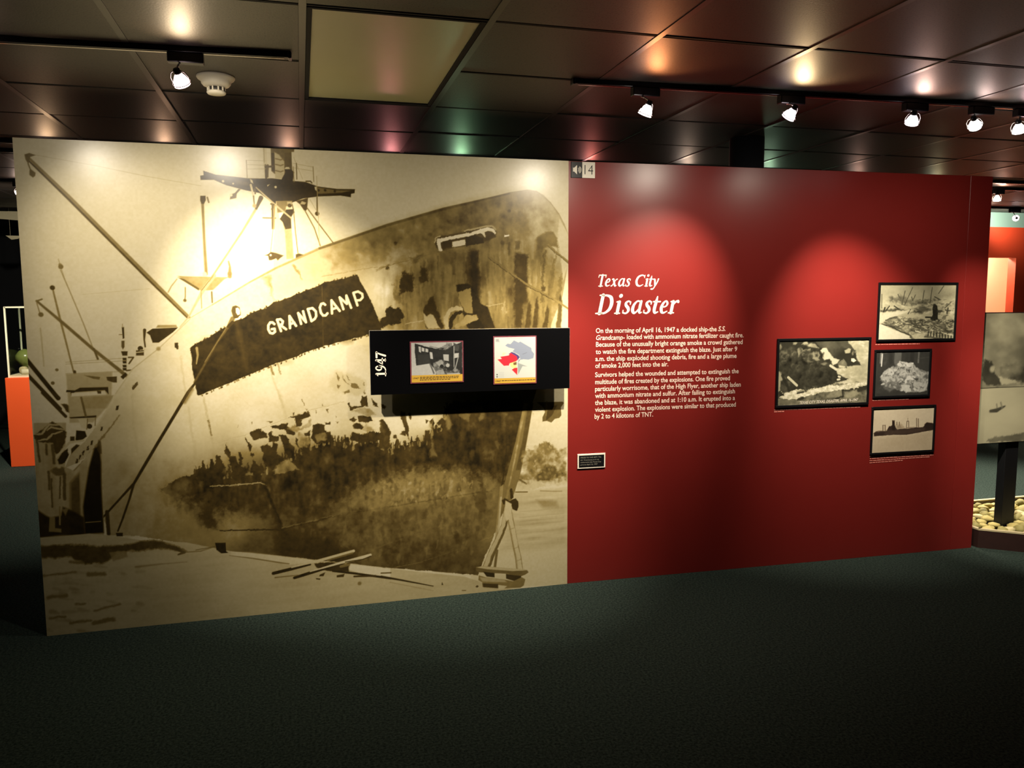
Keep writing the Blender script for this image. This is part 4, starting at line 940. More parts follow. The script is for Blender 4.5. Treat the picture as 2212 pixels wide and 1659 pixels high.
GL = {
 'D': [[(.2,.03,.18),(.2,.97,.18)], [(.2,.955,.09),(.45,.95,.11),(.66,.84,.17),(.75,.55,.19),(.69,.25,.17),(.47,.06,.11),(.2,.045,.09)], [(0,.035,.07),(.34,.035,.07)], [(.04,.965,.07),(.3,.965,.07)]],
 'i': [[(.16,.05,.17),(.16,.62,.17)], [(.03,.62,.07),(.16,.66,.08)], [(.03,.035,.07),(.3,.035,.07)], [(.18,.93,.2),(.185,.935,.2)]],
 's': [[(.36,.6,.08),(.24,.655,.09),(.12,.56,.13),(.16,.43,.15),(.29,.3,.16),(.33,.15,.14),(.22,.03,.09),(.06,.06,.08)], [(.375,.62,.06),(.37,.5,.06)], [(.045,.05,.06),(.04,.18,.06)]],
 'a': [[(.44,.62,.09),(.26,.655,.09),(.1,.46,.14),(.08,.2,.17),(.2,.04,.12),(.36,.17,.08),(.44,.4,.08)], [(.47,.64,.14),(.45,.22,.16),(.5,.05,.1),(.6,.07,.06)]],
 't': [[(.19,.88,.07),(.17,.6,.16),(.15,.22,.17),(.22,.045,.12),(.38,.09,.06)], [(.03,.625,.08),(.4,.625,.08)]],
 'e': [[(.1,.33,.07),(.3,.38,.08),(.37,.52,.11),(.27,.65,.09),(.13,.54,.13),(.07,.3,.17),(.13,.09,.14),(.25,.04,.1),(.42,.12,.06)]],
 'r': [[(.14,.04,.17),(.14,.62,.17)], [(.02,.62,.07),(.14,.66,.07)], [(0,.035,.07),(.29,.035,.07)], [(.17,.44,.08),(.28,.6,.1),(.4,.645,.13),(.44,.6,.12)]],
 'T': [[(.3,.03,.17),(.3,.96,.17)], [(.02,.95,.09),(.62,.95,.09)], [(.02,.965,.07),(-.01,.77,.06)], [(.62,.965,.07),(.62,.77,.06)], [(.13,.035,.07),(.48,.035,.07)]],
 'x': [[(.04,.6,.1),(.13,.61,.14),(.24,.33,.16),(.36,.06,.14),(.46,.08,.08)], [(.46,.62,.1),(.36,.56,.07),(.1,.08,.08),(.02,.05,.1)]],
 'C': [[(.76,.86,.08),(.54,.96,.11),(.22,.82,.17),(.1,.48,.19),(.22,.14,.17),(.48,.04,.11),(.74,.16,.07)], [(.78,.96,.06),(.77,.74,.06)]],
 'y': [[(.05,.62,.1),(.13,.58,.14),(.2,.3,.15),(.25,.04,.12)], [(.46,.64,.12),(.4,.36,.1),(.25,.02,.1),(.12,-.2,.1),(-.04,-.22,.13)]],
 '1': [[(.25,.04,.2),(.25,.93,.2)], [(.05,.78,.07),(.22,.93,.09)], [(.03,.04,.09),(.47,.04,.09)]],
 '9': [[(.52,.7,.17),(.42,.93,.12),(.24,.94,.12),(.1,.68,.18),(.22,.44,.12),(.42,.48,.12),(.52,.7,.17)], [(.53,.66,.18),(.46,.3,.16),(.3,.1,.13),(.08,.02,.1)]],
 '4': [[(.42,.92,.1),(.05,.34,.09)], [(.04,.33,.11),(.64,.33,.11)], [(.44,.93,.19),(.44,.05,.19)], [(.3,.04,.07),(.6,.04,.07)]],
 '7': [[(.04,.88,.19),(.56,.88,.19)], [(.55,.9,.1),(.38,.55,.16),(.2,.04,.2)]],
}
def glyphs(fl, items, x0, z0, cap, slant, rot=False):
    for ch, adv in items:
        for st in GL[ch]:
            if rot: tf = lambda x, y: (x0 - y * cap, z0 + (x + adv) * cap * 0.98)
            else: tf = lambda x, y: (x0 + (x + adv + y * slant) * cap, z0 + y * cap)
            fl.stroke(st, tf)

def red(px, py):
    x, z = plane_xz(px, py, FOLD); return float(x), float(z)
Q = lambda zx, zy: (1260 + zx * 400 / 1896, 570 + zy * 400 / 1896)

YL = -0.0014
fl = Flat()
x, z = red(*Q(150, 239)); glyphs(fl, [('T',0),('e',.66),('x',1.22),('a',1.84),('s',2.5),('C',3.36),('i',4.26),('t',4.58),('y',4.98)], x, z, 0.0635, 0.2)
t_ = fl.build('title_lettering', M['vinyl'], wall_right, YL); t_['label'] = 'white italic title line reading Texas City'
fl = Flat()
x, z = red(*Q(133, 522)); glyphs(fl, [('D',0),('i',1.0),('s',1.42),('a',1.9),('s',2.58),('t',3.04),('e',3.5),('r',4.03)], x, z, 0.1045, 0.21)
t_ = fl.build('title_lettering', M['vinyl'], wall_right, YL); t_['label'] = 'large white italic title word reading Disaster'

def para(rows, name, label, cap=0.0258):
    fl = Flat()
    for body, a, b, sh in rows:
        x0, z0 = red(*Q(*a)); x1, z1 = red(*Q(*b))
        fl.text(body, x0, x1, (z0 + z1) / 2, cap, sh, 0.015)
    o = fl.build(name, M['vinyl_soft'], wall_right, YL); o['label'] = label
para([('On the morning of April 16, 1947 a docked ship-the', (133, 717), (1370, 706), 0), ('S.S.', (1386, 706), (1460, 705), 0.22),
      ('Grandcamp-', (135, 787), (430, 785), 0.22), ('loaded with ammonium nitrate fertilizer caught fire.', (450, 783), (1645, 770), 0),
      ('Because of the unusually bright orange smoke a crowd gathered', (133, 857), (1635, 840), 0),
      ('to watch the fire department extinguish the blaze. Just after 9', (130, 930), (1578, 913), 0),
      ('a.m. the ship exploded shooting debris, fire and a large plume', (126, 1002), (1572, 983), 0),
      ('of smoke 2,000 feet into the air.', (125, 1073), (872, 1062), 0)], 'paragraph_lettering', 'first paragraph of pale wall text on red')
para([('Survivors helped the wounded and attempted to extinguish the', (122, 1165), (1592, 1140), 0),
      ('multitude of fires created by the explosions. One fire proved', (122, 1237), (1502, 1213), 0),
      ('particularly worrisome, that of the High Flyer, another ship laden', (120, 1307), (1612, 1280), 0),
      ('with ammonium nitrate and sulfur. After failing to extinguish', (120, 1378), (1552, 1348), 0),
      ('the blaze, it was abandoned and at 1:10 a.m. It erupted into a', (118, 1450), (1552, 1415), 0),
      ('violent explosion. The explosions were similar to that produced', (118, 1520), (1560, 1483), 0),
      ('by 2 to 4 kilotons of TNT.', (113, 1590), (712, 1578), 0)], 'paragraph_lettering', 'second paragraph of pale wall text on red')

# caption lines too small to read: rows of word-long dashes
def caption_rows(rows, h=0.006):
    fl = Flat(); rr = random.Random(3)
    for (ax, ay), (bx, by) in rows:
        x0, z0 = red(ax, ay); x1, z1 = red(bx, by); x_ = x0
        while x_ < x1 - 0.004:
            w = min(rr.uniform(0.008, 0.03), x1 - x_); zz = z0 + (z1 - z0) * (x_ - x0) / max(1e-6, x1 - x0)
            hh = h * rr.uniform(0.75, 1.0)
            fl.add([(x_, zz), (x_ + w, zz), (x_ + w, zz + hh), (x_, zz + hh)], [(0, 1, 2, 3)])
            x_ += w + 0.0035
    return fl
S6 = lambda zx, zy: (1660 + zx * 420 / 2212, 600 + zy * 420 / 2212)
S7 = lambda zx, zy: (1660 + zx * 420 / 2212, 860 + zy * 420 / 2212)
for rows in ([(S6(1220, 800), S6(1725, 795))], [(S6(62, 1535), S6(1045, 1508)), (S6(62, 1556), S6(175, 1553))], [(S6(1182, 1435), S6(1595, 1422))],
             [(S7(1145, 705), S7(1845, 672)), (S7(1145, 728), S7(1870, 692)), (S7(1143, 752), S7(1835, 712)), (S7(1142, 775), S7(1520, 750))]):
    caption_rows(rows).build('caption_lettering', M['caption'], wall_right, YL)

# ------------------------------------------------------------------ framed photographs on the red panel
def framed(name, label, x0, x1, z0, z1, fw, canvas, ramp, mat_=None, y=-0.0095):
    cx, cz = (x0 + x1) / 2, z0
    root = empty(name, (cx * math.cos(FOLD), 0.002 - cx * math.sin(FOLD), cz), -FOLD)
    tag(root, label, 'photograph', 'framed photographs on the red panel')
    w, h = (x1 - x0) / 2, z1 - z0
    for n_, d in (('frame_rail', (-w, w, y, 0, 0, fw)), ('frame_rail', (-w, w, y, 0, h - fw, h)), ('frame_rail', (-w, -w + fw, y, 0, fw, h - fw)), ('frame_rail', (w - fw, w, y, 0, fw, h - fw))):
        box(n_, d, M['black'], root, bevel=0.0015)
    box('backing', (-w + fw * .6, w - fw * .6, y + 0.007, -0.0005, fw * .6, h - fw * .6), M['white_edge'], root)
    pr = canvas.build('print', mat_ or M['print'], ramp, root, 0.0)
    pr.location = (-cx, y + 0.006, -cz)
    return root, pr

def pic(x0, x1, z0, z1, fw, tone=0.7):
    return Canvas(x0 + fw * 0.85, x1 - fw * 0.85, z0 + fw * 0.85, z1 - fw * 0.85, 0.0019, FOLD, tone, 0.0030)

# 1: smoke over the burning docks
A1 = (1.2495, 1.866, 0.9395, 1.3395)
c1 = pic(*A1, 0.014, 0.3); B = Z(1680, 730, 210 / 2049)
n1, n2, n3 = c1.noise(.09, .09, 31), c1.noise(.03, .03, 32), c1.noise(.012, .012, 33, 2)
c1.T[:] = 0.2 + 0.25 * n1 + 0.3 * n2
c1.poly(B((0, 60), (760, 60), (700, 200), (300, 300), (0, 520)), 0.17, 0.9, 8, 2); c1.poly(B((780, 80), (1440, 80), (1560, 200), (1640, 330), (1660, 480), (1760, 640), (1480, 650), (1150, 500), (1060, 280), (900, 250), (820, 180)), 0.30 + 0.3 * n1, 1, 2, 1)
c1.poly(B((1150, 460), (1400, 300), (1640, 330), (1660, 480), (1760, 640), (1480, 650)), 0.12, 0.8, 8, 1)
c1.poly(B((1480, 80), (2000, 80), (2000, 620), (1900, 1000), (1250, 1180), (1050, 1060), (1380, 960), (1500, 930), (1270, 820), (1220, 700), (1450, 650), (1770, 640), (1660, 480), (1640, 330), (1560, 220), (1490, 160)), 0.78 + 0.35 * n1 + 0.25 * n2, 1, 2, 1)
c1.poly(B((900, 310), (960, 260), (1040, 260), (1080, 350), (1170, 480), (1310, 520), (1250, 600), (1160, 640), (1100, 500), (980, 520), (940, 430)), 0.85, 1, 2, 1)
for q, t in (([(510, 190), (560, 130), (620, 110), (660, 170), (590, 200)], .72), ([(620, 200), (720, 160), (800, 200), (880, 260), (760, 260), (680, 250)], .66), ([(410, 340), (440, 260), (490, 240), (540, 290), (700, 280), (690, 320), (560, 340), (520, 360), (440, 420), (420, 460)], .58),
             ([(200, 480), (230, 360), (310, 330), (390, 400), (330, 430), (250, 440)], .5), ([(20, 420), (60, 320), (210, 300), (220, 370), (120, 430), (40, 480)], .42), ([(340, 150), (380, 110), (420, 150), (390, 200), (340, 200)], .62), ([(20, 190), (60, 190), (90, 240), (50, 300), (20, 280)], .6),
             ([(690, 390), (740, 350), (880, 350), (900, 400), (860, 470), (880, 520), (800, 540), (750, 500), (720, 460)], .6), ([(540, 480), (620, 460), (640, 520), (740, 560), (640, 580)], .42), ([(910, 600), (980, 570), (1060, 580), (960, 640)], .48)):
    c1.poly(B(*q), t + 0.25 * n2, 0.95, 3, 1.2)
for q in ([(780, 380), (850, 380), (840, 440), (790, 440)], [(900, 390), (960, 380), (980, 450), (920, 480)], [(230, 430), (290, 400), (310, 460), (260, 500)], [(540, 360), (650, 370), (720, 470), (600, 460)], [(1010, 540), (1080, 510), (1120, 580), (1080, 620)], [(900, 640), (1200, 700), (1260, 850), (1400, 940), (1180, 1000), (1000, 1080), (700, 1100), (300, 1000), (180, 760), (500, 620)], [(380, 1000), (760, 1130), (360, 1140), (240, 1180)]):
    c1.poly(B(*q), 0.13 + 0.2 * n2, 0.9, 5, 2)
for q in ([(330, 700), (450, 650), (500, 720), (400, 770)], [(640, 640), (760, 620), (840, 700), (780, 740)], [(540, 930), (640, 920), (680, 1000), (800, 1080), (640, 1060)]): c1.poly(B(*q), 0.32, 0.8, 8, 2)
SMK = B((20, 330), (250, 330), (500, 250), (700, 300), (900, 400), (1080, 520), (1200, 720), (1380, 930), (1050, 1060), (700, 1110), (350, 1000), (200, 760), (60, 640))
_rr = random.Random(9)
for _ in range(150):
    while True:
        _x, _y = _rr.uniform(SMK[0][0], SMK[7][0]), _rr.uniform(SMK[2][1], SMK[9][1])
        _u = (_x - 1680) / 210 * 2049; _v = (_y - 730) / 210 * 2049
        if _v > 260 + max(0, _u - 500) * .55 and _v < 1080 and _u < 300 + _v * 1.0 and _u > (_v - 650) * .5: break
    _r = _rr.uniform(2.0, 5.5); _k = max(0, 1 - (_v - 260) / 620)
    c1.dot(_x, _y, _r, .26 + .36 * _k * _rr.random(), .55, 2.5); c1.dot(_x + _r * .35, _y + _r * .5, _r * .75, .12 + .1 * _k, .6, 2.5)
c1.specks(B((60, 1120), (1350, 1010), (1880, 960), (1880, 1400), (60, 1420)), 160, (.5, 1.5), (.2, .4), (.3, .8), 91, (0, 7), (1.1, 1.7), 1.2)
c1.specks(B((60, 1180), (1350, 1060), (1880, 980), (1880, 1100), (60, 1340)), 80, (.5, 1.6), (.85, 1), (.4, .9), 92, (0, 6), (1.1, 1.7), 1.2)
c1.specks(B((1500, 120), (1950, 120), (1940, 620), (1880, 950), (1400, 940), (1260, 780), (1760, 650), (1640, 400)), 70, (.8, 3), (.55, .68), (.15, .4), 93, (2, 14), (1.2, 2.2), 2.5)
c1.poly(B((1410, 320), (1500, 280), (1550, 290), (1520, 370), (1430, 380)), .72, 1, 2, 1); c1.poly(B((1560, 380), (1600, 320), (1600, 420), (1570, 430)), .5, 1, 2); c1.poly(B((1550, 490), (1610, 490), (1660, 540), (1600, 575), (1550, 550)), 0.98, 1, 1.5)
c1.poly(B((1260, 590), (1390, 500), (1460, 590), (1450, 700), (1290, 690)), .45 + .3 * n2, 1, 2, 1); c1.poly(B((1290, 630), (1430, 660), (1400, 690), (1290, 680)), .8, 1, 1.5); c1.line(B((1110, 640), (1230, 720)), 5, .85)
for q in ([(1280, 870), (1310, 880)], [(1260, 935), (1300, 930)]): c1.line(B(*q), 4, .85)
c1.line(B((220, 880), (400, 1050)), 5, .8, 1, 1.2); c1.poly(B((0, 720), (120, 830), (160, 900), (60, 960), (50, 1150), (0, 1200)), .66, .95, 3, 1); c1.line(B((100, 840), (150, 950), (230, 1150)), 6, .12, .9, 2); c1.poly(B((60, 1000), (200, 1100), (210, 1190), (60, 1160)), .3, .8, 3, 1)
c1.poly(B((40, 1300), (140, 1200), (230, 1180), (380, 1140), (500, 1130), (620, 1160), (780, 1110), (900, 1090), (1100, 1050), (1300, 1060), (1900, 960), (1900, 1050), (1300, 1170), (1000, 1190), (640, 1270), (450, 1350), (60, 1340)), 0.86 + 0.3 * n3, 1, 2, 1.5)
c1.poly(B((380, 1170), (540, 1140), (560, 1190), (430, 1220)), .55, 1, 2, 1); c1.line(B((410, 1215), (540, 1190)), 3, .2); c1.line(B((560, 1090), (590, 1170)), 4, .3, 1, 2, 1)
c1.poly(B((430, 1360), (640, 1270), (1000, 1190), (1300, 1160), (1360, 1160), (1400, 1260), (1700, 1130), (1900, 1090), (1900, 1480), (0, 1500), (0, 1330), (400, 1350)), 0.42 + 0.35 * n2 + .2 * n3, 1, 2, 1.5)
c1.poly(B((1110, 1190), (1350, 1160), (1370, 1270), (1200, 1320), (1000, 1300)), .55, .8, 4, 1); c1.poly(B((1400, 1190), (1680, 1150), (1760, 1230), (1500, 1340), (1400, 1300)), .62, .85, 5, 1)
c1.line(B((1360, 1170), (1375, 1290), (1210, 1340)), 3, .12, .9, 2, 1); c1.line(B((1700, 1160), (1760, 1130), (1900, 1110)), 7, .16, .9, 3, 1); c1.line(B((430, 1350), (520, 1320)), 5, .12, .9, 2, 1); c1.poly(B((50, 1220), (120, 1210), (130, 1270), (50, 1270)), .1, .9, 2, 1)
c1.poly(B((0, 1340), (330, 1370), (300, 1440), (0, 1420)), .4, .7, 6, 1)
c1.T += .05 * n3
r_, pr = framed('framed_photograph', 'black framed photo of billowing smoke over burning docks, largest of four', *A1, 0.014, c1, GREYW)
fl = Flat()
def red1(zx, zy): return red(*B((zx, zy))[0])
xa, za = red1(455, 1445); xb, zb = red1(1685, 1400)
fl.text('TEXAS CITY TEXAS, DISASTER, APRIL 16-1947', xa, xb, za, 0.016, 0.25, 0.004, z1=zb + 0.004)
o = fl.build('lettering', M['vinyl'], r_, 0.0); o.location = (-(A1[0] + A1[1]) / 2, -0.0043, -A1[2]); o['label'] = 'white handwritten line along the bottom of the photo'

# 2: aerial view of ruins along the water
A2 = (1.9005, 2.4505, 1.3115, 1.6595)
c2 = pic(*A2, 0.013, 0.72); B = Z(1890, 610, 190 / 2101)
n1, n2, n3 = c2.noise(.09, .06, 41), c2.noise(.03, .02, 42), c2.noise(.012, .010, 43, 2)
c2.T[:] = 0.70 + .16 * n1
c2.poly(B((130, 560), (380, 440), (640, 480), (1000, 500), (1500, 480), (1980, 480), (1960, 900), (1500, 900), (900, 850), (600, 740), (130, 720)), .72 + .4 * n2, .9, 12, 2)
c2.poly(B((370, 430), (560, 440), (640, 380), (800, 480), (1000, 520), (1440, 480), (1300, 560), (1000, 640), (800, 600), (560, 520), (380, 520)), .34 + .5 * n2, .9, 6, 2)
c2.poly(B((640, 250), (880, 200), (1060, 300), (1000, 480), (780, 440), (640, 400)), .56, .5, 20, 2); c2.poly(B((1500, 400), (1700, 340), (1900, 300), (1950, 460), (1700, 480)), .5, .6, 16, 2); c2.poly(B((820, 140), (1040, 130), (1030, 200), (900, 220)), .58, .6, 12)
for a_, b_, w_ in (((180, 360), (172, 690), 1.6), ((735, 285), (660, 600), 1.7), ((915, 205), (715, 630), 1.5), ((1190, 280), (1145, 570), 1.7), ((1385, 205), (1325, 590), 1.5), ((1660, 170), (1535, 350), 1.7), ((565, 365), (600, 440), 1.7), ((980, 380), (935, 480), 1.6), ((1440, 430), (1570, 500), 2.2), ((1830, 560), (1680, 700), 1.8), ((890, 430), (920, 520), 2)):
    c2.line(B(a_, b_), w_, .22, .85, 1.2)
c2.poly(B((130, 740), (300, 720), (470, 700), (640, 710), (780, 740), (300, 770), (130, 790)), .24, .9, 3, 1.5); c2.line(B((250, 680), (190, 850)), 3, .15); c2.line(B((360, 640), (270, 750)), 2, .2); c2.line(B((470, 640), (590, 720)), 2.2, .2); c2.line(B((860, 730), (800, 830)), 2.2, .25)
c2.poly(B((960, 700), (1150, 620), (1260, 680), (1340, 740), (1140, 820), (950, 840), (870, 810), (1000, 760)), .26 + .3 * n2, .92, 5, 2)
c2.poly(B((100, 800), (420, 770), (900, 750), (560, 880), (300, 960), (160, 1050), (90, 1040)), .84, .9, 4, 1)
c2.poly(B((170, 1060), (260, 970), (520, 900), (760, 940), (1200, 980), (1900, 980), (1900, 1340), (1240, 1400), (960, 1460), (840, 1340), (440, 1180)), .58 + .6 * n2 + .3 * n3, .95, 3, 2)
c2.poly(B((640, 1080), (760, 960), (1020, 940), (1200, 1000), (1100, 1100), (760, 1120)), .3 + .4 * n2, .8, 6, 2); c2.poly(B((870, 1160), (1100, 1030), (1260, 1060), (1160, 1260), (900, 1250)), .36 + .4 * n2, .9, 4, 2)
c2.poly(B((1250, 1000), (1500, 1000), (1700, 1070), (1880, 1000), (1880, 1300), (1560, 1260), (1300, 1100)), .34 + .5 * n2, .85, 5, 2)
c2.poly(B((1400, 620), (1450, 600), (1510, 640), (1520, 760), (1510, 960), (1560, 1010), (1370, 1000), (1330, 960), (1390, 860), (1385, 720)), .10, 1, 1.5, .8); c2.line(B((1220, 915), (1380, 920)), 3, .14); c2.line(B((1520, 780), (1590, 770)), 5, .2, .9, 2, 1)
c2.poly(B((1600, 940), (1650, 870), (1710, 880), (1700, 970), (1640, 990)), .4, .9, 2); c2.line(B((1760, 700), (1740, 830)), 4, .2, .9, 2, 1); c2.line(B((1690, 740), (1810, 760)), 3, .25, .9, 2, 1); c2.poly(B((1700, 1060), (1890, 980), (1890, 1060), (1720, 1080)), .2, .9, 2, 1)
c2.line(B((170, 1060), (400, 1130), (640, 1260), (850, 1350)), [2, 3, 3, 4], .2, .9, 1.5, 1); c2.line(B((240, 1020), (420, 1120), (640, 1190)), 2, .26, .8, 1.5, 1); c2.line(B((260, 970), (540, 905)), 3, .24, .8, 1.5, 1)
c2.poly(B((60, 1080), (170, 1080), (440, 1200), (840, 1360), (960, 1470), (60, 1480)), .88, 1, 2); c2.line(B((860, 1380), (970, 1460)), 5, .3, .9, 2)
c2.poly(B((880, 1330), (1100, 1300), (1250, 1360), (1300, 1420), (1000, 1470), (900, 1400)), .80, .8, 3); c2.poly(B((860, 1190), (1100, 1250), (1090, 1300), (860, 1240)), .25, .8, 2, 1); c2.line(B((980, 1240), (1090, 1275)), 3, .85)
for k in range(9): c2.line(B((1280 + k * 68, 1240 + k * 14), (1275 + k * 68, 1350 + k * 11)), 2.6, .14, .9, 1.2, .5)
c2.line(B((1200, 1180), (1500, 1270), (1880, 1350)), 3, .84, .9, 1.2); c2.line(B((1200, 1370), (1500, 1420), (1700, 1450)), 3, .2, .8, 2, 1); c2.poly(B((1720, 1200), (1880, 1120), (1880, 1220), (1760, 1230)), .8, .8, 3, 1)
c2.specks(B((300, 1000), (620, 900), (1300, 950), (1880, 1000), (1880, 1320), (1240, 1300), (700, 1220), (380, 1090)), 190, (.4, 1.5), (.12, .35), (.3, .8), 94, (0, 8), (.8, 2.2), 1.1)
c2.specks(B((300, 1000), (620, 900), (1300, 950), (1880, 1000), (1880, 1320), (1240, 1300), (700, 1220), (380, 1090)), 110, (.4, 1.2), (.75, .9), (.3, .8), 95, (0, 7), (.8, 2.2), 1.1)
c2.specks(B((380, 450), (1000, 460), (1500, 480), (1920, 500), (1900, 900), (1560, 900), (1300, 700), (700, 640)), 90, (.4, 1.6), (.25, .45), (.3, .7), 96, (0, 9), (1, 2), 1.2)
c2.T += .06 * n3
framed('framed_photograph', 'black framed aerial photo of flattened ruins by water, highest of four', *A2, 0.013, c2, GREYW)

# 3: heap of papers in a dark room
A3 = (1.894, 2.288, 0.975, 1.2635)
c3 = pic(*A3, 0.012, 0.24); B = Z(1660, 600)
n1, n2, n3 = c3.noise(.08, .08, 51), c3.noise(.03, .03, 52), c3.noise(.012, .012, 53, 2)
c3.T[:] = .22 + .1 * n1
for x, w_, t in ((1290, 5, .62), (1480, 16, .40), (1330, 12, .27), (1640, 10, .14), (1580, 8, .17), (1715, 3, .5), (1400, 8, .16)): c3.line(B((x, 870), (x - 10, 1000)), w_, t, .8, 3)
c3.line(B((1298, 905), (1285, 1040)), 2.6, .85, 1, 1); c3.line(B((1700, 960), (1840, 940)), 2, .3, .7, 2); c3.poly(B((1230, 1180), (1830, 1180), (1820, 1390), (1200, 1390)), .2 + .15 * n2, .8, 10)
heap = B((1270, 1160), (1320, 1100), (1380, 1060), (1450, 1040), (1490, 990), (1650, 1010), (1680, 1060), (1740, 1090), (1820, 1110), (1820, 1200), (1800, 1320), (1700, 1340), (1560, 1340), (1490, 1330), (1420, 1300), (1300, 1250))
c3.poly(heap, .55 + .5 * n2 + .3 * n3, 1, 2, 1.5); c3.poly(B((1300, 1200), (1500, 1210), (1500, 1300), (1380, 1330), (1280, 1280)), .38 + .4 * n2, .7, 8, 2)
for q, t in (([(1460, 1030), (1500, 995), (1650, 1010), (1640, 1050), (1500, 1050)], .84), ([(1320, 1130), (1380, 1070), (1470, 1080), (1400, 1150)], .8), ([(1500, 1100), (1580, 1080), (1600, 1130), (1520, 1150)], .74), ([(1580, 1150), (1680, 1160), (1640, 1200), (1560, 1200)], .84), ([(1620, 1220), (1760, 1230), (1700, 1330), (1660, 1320)], .72),
             ([(1500, 1260), (1600, 1250), (1620, 1330), (1500, 1330)], .78), ([(1700, 1090), (1800, 1130), (1740, 1170), (1690, 1130)], .66), ([(1310, 1160), (1380, 1180), (1360, 1220)], .7)): c3.poly(B(*q), t, .9, 1.5, 1)
for q in ([(1570, 1090), (1610, 1080), (1600, 1120)], [(1640, 1170), (1710, 1190), (1690, 1220)], [(1450, 1130), (1490, 1120), (1480, 1150)], [(1620, 1220), (1640, 1240), (1660, 1330), (1640, 1300)], [(1480, 1250), (1500, 1230), (1510, 1300)]): c3.poly(B(*q), .2, .8, 2, 1)
c3.specks(heap, 70, (.8, 2.6), (.66, .88), (.3, .8), 97, (0, 7), (-1.5, 1.5), 1.2)
c3.specks(heap, 60, (.4, 1.3), (.2, .42), (.3, .8), 98, (0, 8), (-1.5, 1.5), 1.1)
c3.T += .05 * n3
framed('framed_photograph', 'black framed photo of a pale heap in a dark room, smallest of four', *A3, 0.012, c3, GREYN)

# 4: cargo ship under way
A4 = (1.892, 2.3395, 0.632, 0.9225)
c4 = pic(*A4, 0.012, 0.80); B = Z(1660, 860)
n1, n3 = c4.noise(.12, .12, 61), c4.noise(.012, .012, 63, 2)
c4.T[:] = .88 + .06 * n1; c4.poly(B((1180, 480), (1880, 400), (1900, 660), (1150, 680)), .77 + .05 * n1, .9, 14)
c4.poly(B((1190, 430), (1220, 418), (1340, 405), (1365, 360), (1400, 350), (1430, 345), (1440, 370), (1460, 390), (1560, 385), (1760, 365), (1790, 325), (1890, 330), (1880, 400), (1780, 420), (1560, 455), (1400, 455), (1240, 470), (1195, 465)), .16, 1, 1.4, .8)
c4.poly(B((1340, 400), (1440, 400), (1560, 395), (1770, 375), (1770, 410), (1560, 445), (1300, 455)), .28, .8, 4); c4.poly(B((1403, 290), (1430, 292), (1432, 400), (1400, 400)), .1, 1, 1.3); c4.line(B((1405, 293), (1428, 295)), 2, .3)
c4.poly(B((1770, 330), (1800, 308), (1830, 315), (1870, 330), (1880, 390), (1780, 400)), .12, 1, 2, 1); c4.line(B((1560, 390), (1570, 300), (1590, 300), (1590, 380)), 1.4, .32); c4.line(B((1580, 265), (1580, 300)), 1, .5)
for x, a_, b_ in ((1680, 270, 360), (1700, 275, 365), (1296, 345, 415), (1322, 345, 410), (1455, 310, 340), (1483, 310, 345)): c4.line(B((x, a_), (x, b_)), 1.8, .34, .9, 1.2)
c4.line(B((1296, 345), (1322, 345)), 1, .4); c4.line(B((1565, 375), (1650, 372)), 2.2, .6); c4.poly(B((1440, 345), (1500, 340), (1540, 380), (1460, 390)), .42, .6, 6, 1.5); c4.line(B((1215, 418), (1250, 410), (1290, 412)), 2, .3, .8)
c4.line(B((1195, 472), (1400, 460), (1560, 460), (1870, 405)), 1.6, .86, .7); c4.T += .04 * n3
framed('framed_photograph', 'black framed photo of a dark cargo ship on calm water, lowest of four', *A4, 0.012, c4, [(0, (22, 16, 14)), (0.25, (72, 58, 50)), (0.5, (132, 114, 96)), (0.75, (190, 172, 142)), (1, (240, 228, 200))])

# ------------------------------------------------------------------ audio stop sign 14
def red_root(name, x, z): return empty(name, (x * math.cos(FOLD), 0.002 - x * math.sin(FOLD), z), -FOLD)
sg = red_root('audio_sign', 0.079, 2.2045); tag(sg, 'small black and white audio guide sign numbered 14 at the wall joint', 'sign')
box('icon_half', (-0.066, -0.005, -0.006, 0, 0, 0.0825), M['black'], sg, bevel=0.0008)
box('number_half', (-0.005, 0.066, -0.006, 0, 0, 0.0825), M['white'], sg, bevel=0.0008)
fl = Flat(); fl.text('14', 0.008, 0.055, 0.018, 0.05, 0, -0.012); fl.build('number', M['black'], sg, -0.0068)
fl = Flat()
fl.add([(-.056, .031), (-.047, .031), (-.047, .051), (-.056, .051)], [(0, 1, 2, 3)]); fl.add([(-.049, .031), (-.034, .017), (-.034, .065), (-.049, .051)], [(0, 1, 2, 3)])
for r_ in (.008, .014, .020): fl.stroke([(-.032 + r_ * math.cos(t), .041 + r_ * 1.05 * math.sin(t), .0028) for t in np.linspace(-.9, .9, 6)], lambda x, y: (x, y), 3)
fl.build('speaker_icon', M['white'], sg, -0.0068)

# ------------------------------------------------------------------ small caption plaque
pq = red_root('caption_plaque', 0.136, 0.646); tag(pq, 'small black caption plaque with a white border low on the red panel', 'plaque')
box('border_plate', (-0.080, 0.080, -0.006, 0, 0, 0.081), M['white'], pq, bevel=0.001)
box('text_plate', (-0.0725, 0.0725, -0.0072, -0.0055, 0.008, 0.073), M['black'], pq)
fl = Flat()
for body, a, b, zz in (('IMAGE TO THE LEFT: The', -.064, .055, .0575), ('S.S. Grandcamp as it sat', -.064, .043, .0445), ('anchored in the Texas City', -.064, .055, .0315), ('port on April 16, 1947', -.064, .034, .0185)): fl.text(body, a, b, zz, .0072, 0, .0)
fl.build('lettering', mat('plaque_ink', srgb(150, 146, 130), 0.5), pq, -0.0077)

